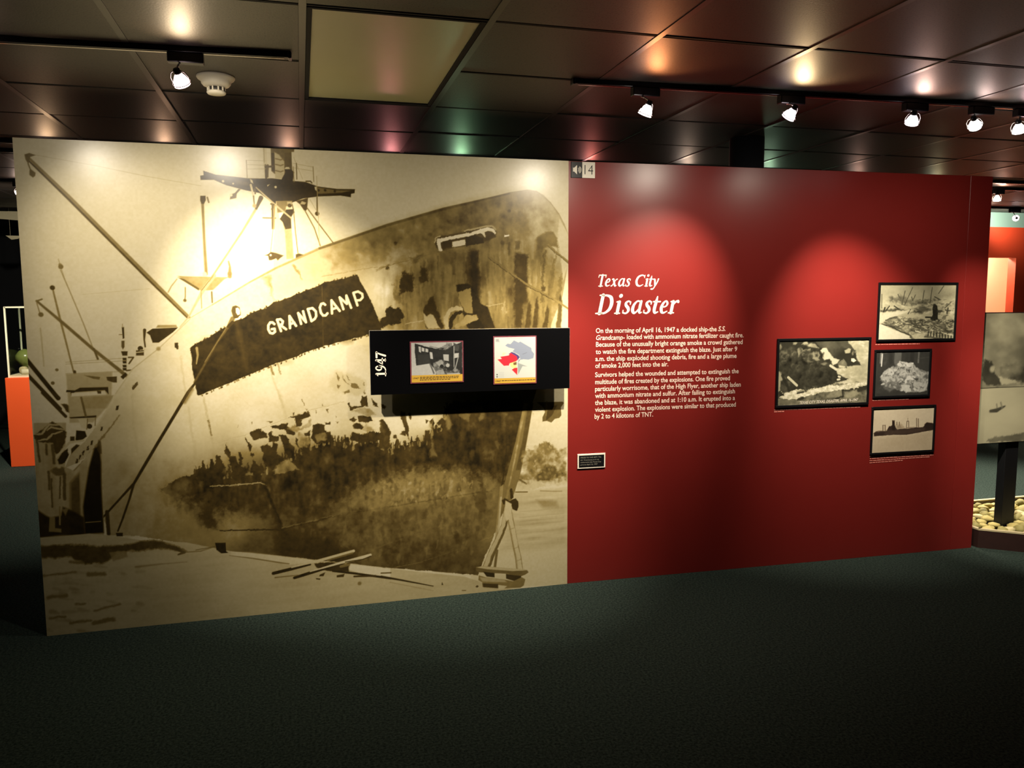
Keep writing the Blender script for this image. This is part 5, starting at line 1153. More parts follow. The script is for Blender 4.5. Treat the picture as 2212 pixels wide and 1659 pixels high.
# ------------------------------------------------------------------ black timeline panel on stand-offs
TX0, TX1, TZ0, TZ1, TY = -1.058, -0.015, 1.100, 1.4205, -0.075
tp = empty('timeline_panel', ((TX0 + TX1) / 2, TY, TZ0)); tag(tp, 'long black timeline panel marked 1947 standing off the ship mural', 'display panel')
w, h = (TX1 - TX0) / 2, TZ1 - TZ0
box('board', (-w, w, 0.0006, 0.014, 0, h), M['aluminium'], tp, bevel=0.001)
box('face', (-w + .0012, w - .0012, 0, 0.001, 0.0, h - .0012), M['black_panel'], tp)
for sx in (-w + 0.16, w - 0.10):
    for zz in (0.06, h - 0.06):
        bm = bmesh.new(); add_box(bm, sx - 0.012, sx + 0.012, 0.014, 0.0745, zz - 0.012, zz + 0.012, bevel=0.002); mesh_obj('standoff', bm, M['black'], tp)
def tl(px, py):
    x, z = plane_xz(px, py, 0.0, TY); return float(x) - (TX0 + TX1) / 2, float(z) - TZ0
T8 = lambda zx, zy: tl(780 + zx * 470 / 2212, 690 + zy * 470 / 2212)
fl = Flat(); x, z = T8(254, 566)
glyphs(fl, [('1', 0), ('9', .52), ('4', 1.18), ('7', 1.86)], x, z, 0.0505, 0, rot=True)
o = fl.build('year_lettering', M['vinyl'], tp, -0.0008); o['label'] = 'white year 1947 reading upward'
CB = mat('burgundy_card', srgb(112, 52, 62), 0.45); CY = mat('mustard_caption_strip', srgb(190, 150, 52), 0.5)
def card(x0, x1, z0, z1, strip, canvas_rgb, label):
    b_ = box('photo_card', (x0, x1, -0.0045, 0.0, z0, z1), CB, tp, bevel=0.0006); b_['label'] = label
    box('caption_strip', (x0 + .006, x1 - .006, -0.0055, -0.0040, z0 + .006, z0 + strip), CY, b_)
    return b_
# card with the wrecked interior
(x0, za), (x1, zb) = T8(502, 645), T8(1041, 212)
cd = card(x0, x1, za, zb, 0.042, None, 'photo card of a wrecked interior with mustard caption')
kx, kz = (TX0 + TX1) / 2, TZ0
cc = Canvas(x0 + kx + .006, x1 + kx - .006, za + kz + .042, zb + kz - .006, 0.0016, 0.0, 0.75, 0.0024, off=TY); B = Z(780, 690, 470 / 2212)
n1, n2, n3 = cc.noise(.06, .06, 71), cc.noise(.02, .02, 72), cc.noise(.008, .008, 73, 2)
cc.T[:] = .84
cc.poly(B((545, 240), (600, 250), (700, 280), (800, 300), (900, 270), (1030, 225), (1030, 560), (560, 470)), .14 + .12 * n2, 1, 1.3, .6)
cc.poly(B((585, 265), (610, 270), (610, 330), (590, 320)), .86); cc.poly(B((617, 275), (645, 285), (645, 320), (617, 315)), .86); cc.poly(B((655, 285), (684, 295), (684, 328), (655, 322)), .86)
cc.poly(B((697, 322), (725, 328), (732, 396), (705, 392)), .88); cc.poly(B((835, 348), (892, 350), (892, 418), (840, 410)), .82); cc.poly(B((945, 340), (995, 335), (990, 380), (940, 390)), .85); cc.poly(B((940, 230), (1000, 260), (990, 320), (945, 310)), .3)
cc.line(B((945, 270), (945, 540)), 2, .7); cc.line(B((990, 370), (950, 520)), 2, .75); cc.poly(B((575, 350), (690, 350), (700, 440), (580, 450)), .26, .8, 4)
cc.line(B((550, 235), (640, 270), (760, 300), (860, 280), (920, 235)), 2, .1, 1, 1.2, 1); cc.line(B((700, 270), (800, 290), (900, 240)), 2, .5, .8, 1.2, 1); cc.poly(B((870, 230), (930, 232), (920, 270), (860, 305), (840, 300)), .5 + .5 * n3, .9, 2, 1)
cc.poly(B((730, 430), (830, 400), (900, 440), (1000, 520), (1000, 560), (740, 560)), .42 + .7 * n2 + .4 * n3, 1, 2, 1.5); cc.poly(B((760, 430), (820, 400), (850, 470), (790, 470)), .74, .9, 2, 1)
cc.poly(B((515, 480), (560, 460), (700, 440), (740, 490), (760, 530), (760, 570), (515, 575)), .86, 1, 1.5); cc.line(B((700, 440), (740, 540)), 3, .3, .8, 2); cc.poly(B((760, 510), (830, 500), (860, 560), (760, 570)), .78, .8, 2, 1); cc.line(B((880, 550), (1000, 545)), 3, .8)
cc.dot(*B((880, 460))[0], 4, .8); cc.dot(*B((915, 490))[0], 5, .12); cc.dot(*B((820, 470))[0], 4, .12); cc.T += .06 * n3
o = cc.build('print', M['matte_print'], [(0, (10, 10, 10)), (0.25, (50, 50, 47)), (0.5, (98, 98, 94)), (0.75, (146, 146, 140)), (1, (192, 190, 184))], cd, 0.0); o.location = (-kx, -0.0056, -kz)
fl = Flat(); (a, b), (c_, d) = T8(528, 598), T8(587, 598); fl.text('1947', a, c_, b, .0085, 0, .012)
for zy, e in ((582, 975), (596, 992), (611, 890)):
    xx = T8(598, zy)[0]; xe = T8(e, zy)[0]; zz = T8(598, zy)[1]; k = 0
    while xx < xe: ww = RNG.uniform(.006, .016); fl.add([(xx, zz), (xx + ww, zz), (xx + ww, zz + .0035), (xx, zz + .0035)], [(0, 1, 2, 3)]); xx += ww + .003
fl.build('caption_lettering', mat('caption_ink_dark', srgb(88, 66, 24), 0.6), cd, -0.0060)
# card with the coloured map
(x0, za), (x1, zb) = T8(1343, 661), T8(1786, 166)
cd = card(x0, x1, za, zb, 0.032, None, 'photo card of a pale map with red and blue zones')
cm = Canvas(x0 + kx + .006, x1 + kx - .006, za + kz + .032, zb + kz - .006, 0.0016, 0.0, 0.75, 0.0024, off=TY)
rgb = np.empty(cm.T.shape + (3,)); rgb[:] = srgb(186, 188, 180)[:3]
def zone(pts, c3_, a=1.0, soft=1.0):
    sl, k_ = cm.mask(B(*pts), soft); k_ = (k_ * a)[..., None]; rgb[sl] = rgb[sl] * (1 - k_) + np.array(srgb(*c3_)[:3]) * k_
zone([(1465, 265), (1490, 245), (1520, 250), (1555, 212), (1600, 235), (1620, 225), (1730, 290), (1735, 320), (1760, 350), (1750, 395), (1700, 410), (1650, 405), (1620, 410), (1605, 360), (1540, 325), (1560, 300), (1500, 285)], (128, 136, 152))
zone([(1590, 440), (1690, 478), (1640, 475), (1595, 560)], (140, 146, 142)); zone([(1590, 450), (1600, 410), (1625, 400)], (128, 136, 152))
zone([(1365, 385), (1440, 370), (1480, 340), (1440, 335), (1435, 365)], (224, 190, 150), .8); zone([(1365, 385), (1400, 390), (1430, 440), (1370, 440)], (220, 190, 170), .8)
zone([(1500, 350), (1530, 330), (1560, 340), (1600, 365), (1612, 385), (1590, 415), (1550, 380)], (72, 58, 108))
zone([(1385, 405), (1430, 400), (1415, 378), (1500, 365), (1520, 340), (1580, 375), (1590, 410), (1560, 440), (1510, 445), (1500, 468), (1450, 470)], (206, 38, 52))
zone([(1510, 445), (1575, 425), (1582, 480), (1555, 505), (1520, 480)], (226, 204, 130)); zone([(1545, 440), (1580, 430), (1580, 460), (1550, 465)], (110, 84, 50)); zone([(1585, 420), (1590, 420), (1588, 560), (1583, 560)], (190, 190, 180))
zone([(1530, 510), (1560, 492), (1588, 490), (1586, 566)], (190, 40, 50)); zone([(1370, 200), (1400, 195), (1408, 228), (1370, 225)], (120, 124, 126), .7, 3); zone([(1480, 187), (1645, 187), (1645, 196), (1480, 196)], (150, 150, 150), .6)
for yy in (553, 575): zone([(1374, yy), (1388, yy), (1388, yy + 12), (1374, yy + 12)], (70, 70, 74))
for yy in (535, 550, 562, 574, 586): zone([(1400, yy), (1450, yy), (1450, yy + 5), (1400, yy + 5)], (160, 160, 160), .6)
zone([(1640, 352), (1685, 335), (1687, 339), (1642, 356)], (90, 90, 100), .7)
o = cm.build('print', M['matte_print'], None, cd, 0.0, rgb=rgb); o.location = (-kx, -0.0056, -kz)
fl = Flat(); (a, b), (c_, d) = T8(1365, 634), T8(1420, 634); fl.text('1947', a, c_, b, .0085, 0, .012)
xx = T8(1428, 622)[0]; xe = T8(1760, 615)[0]; zz = T8(1428, 624)[1]
while xx < xe: ww = RNG.uniform(.006, .016); fl.add([(xx, zz), (xx + ww, zz), (xx + ww, zz + .004), (xx, zz + .004)], [(0, 1, 2, 3)]); xx += ww + .003
fl.build('caption_lettering', bpy.data.materials['caption_ink_dark'], cd, -0.0060)

# ------------------------------------------------------------------ recessed light, detector
tr = empty('ceiling_light', (GX0 + TILE / 2, GY0 + TILE, H_CEIL)); tag(tr, 'unlit recessed ceiling light with a cream diffuser above the mural', 'ceiling light')
tw, td = TILE / 2 - .0125, TILE - .0125
for d in ((-tw, -tw + .018, -td, td, -.001, .014), (tw - .018, tw, -td, td, -.001, .014), (-tw + .018, tw - .018, -td, -td + .018, -.001, .014), (-tw + .018, tw - .018, td - .018, td, -.001, .014)):
    box('frame_rail', d, M['plenum'], tr, bevel=.002)
box('diffuser', (-tw + .016, tw - .016, -td + .016, td - .016, .006, .011), M['diffuser'], tr)

sd_ = empty('smoke_detector', (-1.690, -0.44, H_CEIL)); tag(sd_, 'ivory round smoke detector on the ceiling beside a lit spotlight', 'smoke detector')
bm = bmesh.new(); add_lathe(bm, [(.076, .0), (.076, -.006), (.072, -.012), (.060, -.020), (.058, -.030), (.051, -.038), (.036, -.043)], 40); mesh_obj('base', bm, M['ivory'], sd_, smooth=True)
bm = bmesh.new(); add_lathe(bm, [(.032, -.045), (.032, -.062)], 32); mesh_obj('chamber', bm, M['slot'], sd_, smooth=True)
for k in range(10):
    a = 2 * PI * k / 10; bm = bmesh.new(); add_box(bm, .0305, .0365, -.0028, .0028, -.063, -.045); bmesh.ops.rotate(bm, cent=(0, 0, 0), matrix=Matrix.Rotation(a, 3, 'Z'), verts=bm.verts); mesh_obj('rib', bm, M['ivory'], sd_)
bm = bmesh.new(); add_lathe(bm, [(.0375, -.060), (.0385, -.066), (.034, -.071), (.012, -.072)], 32); mesh_obj('cap', bm, M['ivory'], sd_, smooth=True)

# ------------------------------------------------------------------ track lighting
def rail(x0, y0, x1, y1, label, name='track_rail'):
    L = math.hypot(x1 - x0, y1 - y0); a = math.atan2(y1 - y0, x1 - x0)
    r_ = empty(name, (x0, y0, H_CEIL - .001), a); tag(r_, label, 'track')
    box('channel', (0, L, -.018, .018, -.021, 0), M['black'], r_, bevel=.0015)
    box('conductor_slot', (.02, L - .02, -.006, .006, -.0225, -.0205), M['metal'], r_)
    for e in (-.006, L - .006): box('end_cap', (e, e + .012, -.021, .021, -.024, 0), M['black'], r_, bevel=.002)
    return a

BULB = {}
def bulb_mat(tint, strength):
    k = (tint, strength)
    if k not in BULB: BULB[k] = emit_mat('glowing_reflector_lamp', tint + (1,), strength)
    return BULB[k]

LAMP_TINT = (1.0, 0.885, 0.71)
def lamp(bulb, aim, power, label, rail_y=None, cone=62, blend=0.85, tint=(1.0, 0.86, 0.80), glow=9.0, leak=0.5, leak_col=(1.0, 0.62, 0.42), group='track spotlights', box_dx=0.02, spill=0.6):
    """gimbal spotlight: bulb = centre of the reflector lamp, aim = point it is pointed at"""
    b = Vector(bulb); d = (Vector(aim) - b).normalized()
    ry = b.y + 0.02 if rail_y is None else rail_y
    r_ = empty('track_spotlight', (b.x, ry, H_CEIL - .022)); tag(r_, label, 'spotlight', group)
    o = r_.location
    bl = b - Vector(o)
    box('adapter', (box_dx - .062, box_dx + .062, -.019, .019, -.036, 0), M['black'], r_, bevel=.003)
    q = d.to_track_quat('Z', 'Y').to_matrix().to_4x4()
    F4 = Matrix.Translation(bl) @ q
    back = bl - d * .036
    bm = bmesh.new(); add_tube(bm, [Vector((0.0, 0, -.034)), (Vector((0, 0, -.034)) + back) / 2 + Vector((0, .002, .004)), back], .0035, 8); mesh_obj('stem', bm, M['metal'], r_, smooth=True)
    bm = bmesh.new(); add_lathe(bm, [(.011, -.040), (.012, -.026), (.0125, -.022)], 16, F4); mesh_obj('socket', bm, M['black'], r_, smooth=True)
    bm = bmesh.new(); add_lathe(bm, [(.010, -.024), (.013, -.018), (.020, -.008), (.0255, .004), (.0285, .016), (.0295, .022)], 28, F4, cap=False); mesh_obj('reflector', bm, bulb_mat(tint, glow), r_, smooth=True)
    bm = bmesh.new(); add_lathe(bm, [(.0290, .021), (.022, .0225), (.010, .0235), (.001, .024)], 28, F4, cap=False); mesh_obj('lens', bm, bulb_mat((1.0, 0.92, 0.84), glow * 1.2), r_, smooth=True)
    bm = bmesh.new(); add_tube(bm, [F4 @ Vector((.033 * math.cos(t), .033 * math.sin(t), .014)) for t in np.linspace(0, 2 * PI, 29)[:-1]], .0016, 6, closed=True); mesh_obj('ring', bm, M['metal'], r_, smooth=True)
    for s in (-1, 1):
        bm = bmesh.new(); add_tube(bm, [F4 @ Vector((s * .033, 0, .014)), F4 @ Vector((s * .034, 0, -.006)), F4 @ Vector((s * .026, 0, -.024)), F4 @ Vector((s * .010, 0, -.034))], .0016, 6); mesh_obj('bail', bm, M['metal'], r_, smooth=True)
    if power > 0:
        ld = bpy.data.lights.new('spot_beam', 'SPOT'); ld.energy = power; ld.color = LAMP_TINT; ld.spot_size = math.radians(cone); ld.spot_blend = blend; ld.shadow_soft_size = .02
        lo = bpy.data.objects.new('spot_beam', ld); link(lo, r_); lo.matrix_local = Matrix.Translation(bl + d * .030) @ (-d).to_track_quat('Z', 'Y').to_matrix().to_4x4()
    if power > 0 and spill > 0:
        sp = bpy.data.lights.new('spill', 'SPOT'); sp.energy = power * spill; sp.color = LAMP_TINT; sp.spot_size = math.radians(150); sp.spot_blend = 1.0; sp.shadow_soft_size = .025
        so_ = bpy.data.objects.new('spill', sp); link(so_, r_); so_.matrix_local = Matrix.Translation(bl + d * .034) @ (-d).to_track_quat('Z', 'Y').to_matrix().to_4x4()
    if leak > 0:      # dichroic glass lets coloured light out of its back
        ld = bpy.data.lights.new('back_glow', 'SPOT'); ld.energy = leak; ld.color = leak_col; ld.spot_size = math.radians(130); ld.spot_blend = 1.0; ld.shadow_soft_size = .03
        lo = bpy.data.objects.new('back_glow', ld); link(lo, r_); lo.matrix_local = Matrix.Translation(bl - d * .03 + Vector((.02, -.022, .0))) @ Vector((-d.x * .3, .93, -.36)).to_track_quat('Z', 'Y').to_matrix().to_4x4()
    return r_

rail(-3.30, -0.74, -1.39, -0.845, 'short black track rail left of the recessed light, carrying one visible lamp')
rail(-0.243, -0.765, 3.1, -0.90, 'long black track rail above the red panel with a row of lamps')
Y0 = -0.84
lamp((-2.46, Y0, 2.392), (-2.05, 0, 1.62), 40, 'track spotlight at the far left of the left rail, aimed at the mural', rail_y=-.79, cone=76, blend=1, spill=.21)
lamp((-1.778, Y0, 2.373), (-1.47, 0, 1.42), 220, 'lit spotlight beside the smoke detector on the left rail', rail_y=-.82, cone=66, blend=1, tint=(1.0, 0.72, 0.72), leak=3.2, leak_col=(1.0, .74, .44), spill=.13)
lamp((0.060, Y0, 2.365), (-0.36, 0, 0.74), 235, 'lit spotlight nearest the free end of the long rail', rail_y=-.78, cone=58, blend=1, leak=3.5, leak_col=(1.0, .35, .12), spill=.21)
lamp((0.754, Y0, 2.388), (0.48, -.01, 1.46), 145, 'second lit spotlight from the free end of the long rail', rail_y=-.81, cone=57, blend=1, tint=(1.0, .8, .86), leak=5.0, leak_col=(1.0, .70, .36), spill=.12)
lamp((1.400, Y0, 2.396), (1.72, -.05, 1.18), 195, 'third lit spotlight from the free end of the long rail', rail_y=-.83, cone=59, blend=1, tint=(1.0, .84, .92), leak=4.0, leak_col=(1.0, .62, .50), spill=.09)
lamp((1.753, Y0, 2.395), (3.05, .05, 1.02), 170, 'fourth lit spotlight from the free end of the long rail, tilted sideways', rail_y=-.845, cone=34, blend=1, tint=(1.0, .95, .88), leak=3.5, leak_col=(1.0, .70, .62), box_dx=.03, spill=.04)
lamp((2.015, Y0, 2.388), (3.15, -.10, 0.1), 260, 'lit spotlight at the right picture edge on the long rail', rail_y=-.855, cone=38, blend=1, tint=(1.0, .95, .88), leak=3.5, leak_col=(1.0, .60, .62), spill=.03)
# rails in the space behind the partition
rail(-4.6, 1.2, 6.2, 1.2, 'black track rail just behind the partition, seen past its ends')
rail(-3.6, 1.52, 5.2, 1.52, 'black track rail with a row of lamps hidden behind the partition')
BACK = [(-2.86, (1, .75, .6), (1, .6, .3), 'far left'), (-2.19, (1, .75, .6), (1, .55, .3), 'second from the left'), (-1.447, (1, .72, .62), (1, .5, .3), 'third from the left'), (-0.772, (1, .55, .58), (1, .30, .28), 'pinkish, fourth from the left'), (-.30, (.75, 1, .75), (.5, 1, .5), 'greenish, fifth from the left'),
        (0.653, (1, .5, .5), (1, .22, .16), 'reddish, sixth from the left'), (1.408, (1, .82, .7), (1, .7, .5), 'fifth from the right'), (2.1, (.85, 1, .8), (.6, 1, .6), 'greenish, fourth from the right'), (2.9, (1, .72, .6), (1, .55, .4), 'third from the right'), (3.66, (.95, 1, .7), (1, .8, .4), 'yellowish, second from the right'), (4.32, (1, .7, .55), (1, .5, .35), 'far right')]
for k, (x, ti, lc, wh) in enumerate(BACK):
    lamp((x, 1.50, 2.40), (x + (.3 if k % 2 else -.3), 2.5 if k < 8 else 1.3, 0.0), 90 if k < 8 else 420, 'lit spotlight on the rail hidden behind the partition, ' + wh, rail_y=1.52, cone=75, tint=ti, glow=16.0, leak=3.0, leak_col=lc, group='spotlights behind the partition', spill=0)
rail(-4.8, 2.875, -2.9, 2.875, 'black track rail far left behind the mural')
lamp((-3.42, 2.87, 2.402), (-4.0, 4.35, 0.65), 200, 'small lit spotlight far behind the left edge of the mural', rail_y=2.875, cone=50, leak=.8)
rail(4.6, 2.70, 7.6, 2.70, 'black track rail far right in front of the red back partition')
lamp((5.37, 2.64, 2.375), (5.5, 3.0, 1.6), 22, 'small lit spotlight in front of the teal band at far right', rail_y=2.68, cone=90, leak=.6)
lamp((5.75, 2.64, 2.375), (6.1, 3.12, 2.42), 18, 'extra small spotlight at far right, added to brighten the teal band', rail_y=2.68, cone=120, leak=.4)  # added lamp copy, put on the rail only to brighten the teal band

# ------------------------------------------------------------------ behind the partition, right
PLANT = [(2.70, -.085), (3.62, -.80), (4.90, -.80), (4.90, .51), (2.78, .51), (2.70, .02)]
MC = mat('dark_wood_curb', (0.030, 0.012, 0.010, 1), 0.5, noise=.3, nscale=20); MCT = mat('pale_curb_top', srgb(205, 190, 150), 0.5)
pl_ = empty('pebble_planter', (3.6, -.1, 0)); tag(pl_, 'low dark pebble bed with a pale rim beyond the end of the red panel', 'planter')
def curb(name, a, b, z0, z1, th, mat_, inset=0.0):
    a = Vector((a[0], a[1], 0)); b = Vector((b[0], b[1], 0)); d = (b - a).normalized(); n_ = Vector((-d.y, d.x, 0))
    bm = bmesh.new(); q = [a + n_ * inset, b + n_ * inset, b + n_ * (inset + th), a + n_ * (inset + th)]
    vb = [bm.verts.new((p.x - 3.6, p.y + .1, z0)) for p in q]; vt = [bm.verts.new((p.x - 3.6, p.y + .1, z1)) for p in q]
    bm.faces.new(list(reversed(vb))); bm.faces.new(vt)
    for i in range(4): j = (i + 1) % 4; bm.faces.new((vb[i], vb[j], vt[j], vt[i]))
    return mesh_obj(name, bm, mat_, pl_)
for k in range(len(PLANT)):
    a, b = PLANT[k], PLANT[(k + 1) % len(PLANT)]
    curb('curb', a, b, 0, .112, .03, MC); curb('rim', a, b, .112, .122, .026, MCT, -.001)
box('soil', (2.74 - 3.6, 4.88 - 3.6, -.04 + .1, .49 + .1, .02, .07), mat('soil', (.02, .016, .01, 1), .9), pl_)
bm = bmesh.new(); vs5 = [bm.verts.new((x - 3.6, y + .1, .071)) for x, y in ((2.76, -.08), (3.63, -.76), (4.86, -.76), (4.86, .48), (2.80, .48))]; bm.faces.new(vs5); mesh_obj('soil', bm, bpy.data.materials['soil'], pl_)
# pebbles
PM = [mat('pebble_%s' % n_, srgb(*c_), .7, noise=.2, nscale=40) for n_, c_ in (('straw', (196, 180, 112)), ('olive', (160, 150, 92)), ('cream', (214, 200, 150)))]
pm = []
for k in range(5):
    bm = bmesh.new(); bmesh.ops.create_icosphere(bm, subdivisions=2, radius=1.0); rr = random.Random(k)
    sx, sy, sz = rr.uniform(.8, 1.3), rr.uniform(.75, 1.1), rr.uniform(.5, .75); ph = [rr.uniform(0, 6) for _ in range(3)]
    for v in bm.verts:
        f_ = 1 + .12 * math.sin(3 * v.co.x + ph[0]) + .10 * math.sin(4 * v.co.y + ph[1]) + .08 * math.sin(5 * v.co.z + ph[2]); v.co = Vector((v.co.x * sx * f_, v.co.y * sy * f_, v.co.z * sz * f_))
    me = bpy.data.meshes.new('pebble'); bm.to_mesh(me); bm.free(); me.materials.append(PM[k % 3])
    for p in me.polygons: p.use_smooth = True
    pm.append(me)
rr = random.Random(5); spots = []
for _ in range(16000):
    x, y = rr.uniform(2.80, 4.84), rr.uniform(-.73, .46)
    if y < -(x - 2.70) * .777 + .03: continue
    if abs(x - 3.037) < .085 and abs(y - .05) < .07: continue
    if all((x - a) ** 2 + (y - b) ** 2 > .058 ** 2 for a, b, _ in spots): spots.append((x, y, rr.uniform(.028, .040)))
spots.sort(key=lambda p: (p[0] - 2.9) ** 2 + (p[1] - .1) ** 2)
rest = []
for i, (x, y, s_) in enumerate(spots):
    k_ = rr.randrange(5); loc = Vector((x, y, .071 + s_ * .55)); rot = (rr.uniform(-.3, .3), rr.uniform(-.3, .3), rr.uniform(0, 6))
    if i >= 290: rest.append((k_, loc, rot, s_)); continue
    o = bpy.data.objects.new('pebble', pm[k_]); o.location = loc; o.scale = (s_, s_, s_); o.rotation_euler = rot; link(o)
    tag(o, 'rounded pale pebble in the planter bed beyond the red panel', 'pebble', 'pebbles in the planter bed')
if rest:
    from mathutils import Euler
    bm = bmesh.new()
    for k_, loc, rot, s_ in rest:
        n0 = len(bm.verts); bm.from_mesh(pm[k_]); bm.verts.ensure_lookup_table()
        X_ = Matrix.Translation(loc) @ Euler(rot).to_matrix().to_4x4() @ Matrix.Scale(s_, 4)
        for v in bm.verts[n0:]: v.co = X_ @ v.co
    o = mesh_obj('pebble_bed', bm, PM[0], smooth=True); tag(o, 'far part of the pale pebble bed, away from the post', 'pebbles', kind='stuff')

# exhibit board on a post
ex = empty('exhibit_board', (3.037, .05, .071)); tag(ex, 'photo exhibit board on a dark post standing in the pebble bed', 'exhibit board')
box('post', (-.052, .052, -.03, .03, 0, .80), M['black'], ex, bevel=.003)
box('board', (-.335, .62, -.052, -.032, .575, 1.405), MC, ex, bevel=.002)
MPX = lambda zx, zy: (2040 + zx * 172 / 713, 360 + zy * 172 / 713)
ca = Canvas(2.708, 3.65, 1.003, 1.470, .006, 0.0, .55, .0030, off=.0)
n1, n2, n3 = ca.noise(.25, .2, 81), ca.noise(.08, .06, 82), ca.noise(.02, .02, 83, 2)
ca.T[:] = .50 + .5 * n1 + .12 * n2
B = Z(2040, 740, 172 / 571)
ca.poly(B((280, 150), (340, 170), (370, 260), (420, 330), (300, 340), (270, 300)), .14 + .2 * n2, .9, 4, 3); ca.poly(B((400, 200), (571, 170), (571, 280), (520, 310), (400, 260)), .36 + .5 * n2, .8, 6, 3); ca.poly(B((380, 270), (480, 290), (540, 320), (400, 330)), .66, .8, 3, 2); ca.poly([(2205, 800), (2300, 790), (2300, 840), (2205, 838)], .3 + .4 * n2, .9, 5, 3); ca.dot(2143, 806, 7, .62, .9, 5)
o = ca.build('print', M['matte_print'], GREYW, ex, 0.0); o.location = (-3.037, -.0535, -.071)
cb = Canvas(2.708, 3.65, .648, 1.000, .006, 0.0, .62, .0030, off=.0)
n2 = cb.noise(.2, .1, 84); cb.T[:] = .62 + .06 * n2
cb.line(B((325, 520), (370, 515), (430, 485)), [6, 9, 3], .2, 1, 2); cb.line(B((370, 470), (375, 505)), 2, .3); cb.line(B((400, 460), (410, 500)), 4, .4, .8, 2); cb.line([(2040, 848), (2300, 838)], 5, .2, 1, 2)
cb.poly(B((300, 720), (400, 700), (480, 690), (571, 670), (571, 740), (300, 740)), .36 + .3 * n2, .9, 3, 2)
o = cb.build('print', M['matte_print'], GREYW, ex, 0.0); o.location = (-3.037, -.0535, -.071)

# red partition with a bright opening, teal band above, further right
wb = empty('wall_back', (0, 3.0, 0)); tag(wb, kind='structure')
RB = M['red_back']
OX0, OX1, OZ0, OZ1 = 5.80, 6.17, .95, 1.995
for d in ((4.2, OX0, 0, .1, 0, 2.318), (OX1, 8.8, 0, .1, 0, 2.318), (OX0, OX1, 0, .1, OZ1, 2.318), (OX0, OX1, 0, .1, 0, OZ0)): box('wall_section', d, RB, wb)
PE = mat('cream_niche_paint', srgb(240, 218, 186), .6)
for d in ((5.2, 6.9, .60, .66, .3, 2.2), (5.14, 5.2, .1, .66, .3, 2.2), (6.9, 6.96, .1, .66, .3, 2.2), (5.2, 6.9, .1, .6, 2.2, 2.26), (5.2, 6.9, .1, .6, .84, .9)): box('niche_panel', d, PE, wb)
tb = box('trim_1', (4.2, 8.8, 3.12, 3.18, 2.2, H_CEIL - .003), mat('teal_paint', srgb(140, 178, 168), .6)); tag(tb, kind='structure')
nd = bpy.data.lights.new('niche_lamp', 'POINT'); nd.energy = 38; nd.color = (1, .86, .68); nd.shadow_soft_size = .04
np_ = empty('niche_downlight', (5.95, 3.30, 2.199)); tag(np_, 'small downlight inside the bright opening of the far red wall', 'downlight')
bm = bmesh.new(); add_lathe(bm, [(.05, 0), (.05, -.012), (.04, -.014), (.034, -.004)], 24); mesh_obj('trim_ring', bm, M['white'], np_, smooth=True)
bm = bmesh.new(); add_lathe(bm, [(.033, -.003), (.02, -.006), (.002, -.007)], 24, cap=False); mesh_obj('bulb', bm, bulb_mat((1, .85, .65), 9.0), np_, smooth=True)
lo = bpy.data.objects.new('niche_lamp', nd); link(lo, np_); lo.location = (0, 0, -.06)
pc = empty('wall_picture', (6.165, 3.572, 1.42)); tag(pc, 'dark picture hanging inside the bright opening of the far red wall', 'picture')
box('frame', (-.11, .11, 0, .026, 0, .36), M['black'], pc, bevel=.003); box('print', (-.095, .095, -.002, .002, .015, .345), mat('dark_green_print', srgb(96, 96, 70), .5, noise=.4, nscale=9), pc)
va = empty('pale_vase', (5.72, 3.42, .90)); tag(va, 'pale rounded object partly seen in the bright opening', 'vase')
bm = bmesh.new(); add_lathe(bm, [(.07, 0), (.15, .10), (.20, .28), (.16, .46), (.07, .58), (.06, .62), (.08, .66)], 28); mesh_obj('body', bm, mat('pale_glaze', srgb(225, 205, 160), .4), va, smooth=True)

# ------------------------------------------------------------------ behind the partition, left
pd = empty('pedestal', (-3.86, 4.58, 0)); tag(pd, 'bright orange display pedestal left of the mural', 'pedestal')
box('body', (-.23, .23, -.23, .23, .0, .852), mat('orange_laminate', srgb(222, 84, 34), .5, noise=.04, nscale=5), pd, bevel=.004)
cs = empty('display_case', (-3.86, 4.58, .852)); tag(cs, 'clear display case with pale edges on the orange pedestal', 'display case')
GLS = bpy.data.materials.new('clear_acrylic'); GLS.use_nodes = True
_nt = GLS.node_tree; _nt.nodes.clear(); _o = _nt.nodes.new('ShaderNodeOutputMaterial'); _mx = _nt.nodes.new('ShaderNodeMixShader'); _t = _nt.nodes.new('ShaderNodeBsdfTransparent'); _g = _nt.nodes.new('ShaderNodeBsdfGlossy')
_g.inputs['Roughness'].default_value = .03; _t.inputs['Color'].default_value = (.93, .95, .93, 1); _mx.inputs['Fac'].default_value = .07
_nt.links.new(_t.outputs[0], _mx.inputs[1]); _nt.links.new(_g.outputs[0], _mx.inputs[2]); _nt.links.new(_mx.outputs[0], _o.inputs[0])
EDG = mat('pale_acrylic_edge', srgb(232, 232, 205), .3)
s_, hh = .20, .66
for d in ((-s_, s_, -s_, -s_ + .004, .012, hh), (-s_, s_, s_ - .004, s_, .012, hh), (-s_, -s_ + .004, -s_, s_, .012, hh), (s_ - .004, s_, -s_, s_, .012, hh), (-s_, s_, -s_, s_, hh, hh + .004)): box('pane', d, GLS, cs)
for x in (-s_, s_):
    for y in (-s_, s_): box('edge', (x - .007, x + .007, y - .007, y + .007, 0, hh + .006), EDG, cs)
for d in ((-s_, s_, -s_ - .007, -s_ + .007, hh - .006, hh + .008), (-s_, s_, s_ - .007, s_ + .007, hh - .006, hh + .008), (-s_ - .007, -s_ + .007, -s_, s_, hh - .006, hh + .008), (s_ - .007, s_ + .007, -s_, s_, hh - .006, hh + .008)): box('edge', d, EDG, cs)
box('base_tray', (-s_ + .006, s_ - .006, -s_ + .006, s_ - .006, 0, .022), mat('cream_tray', srgb(226, 214, 184), .6), cs)
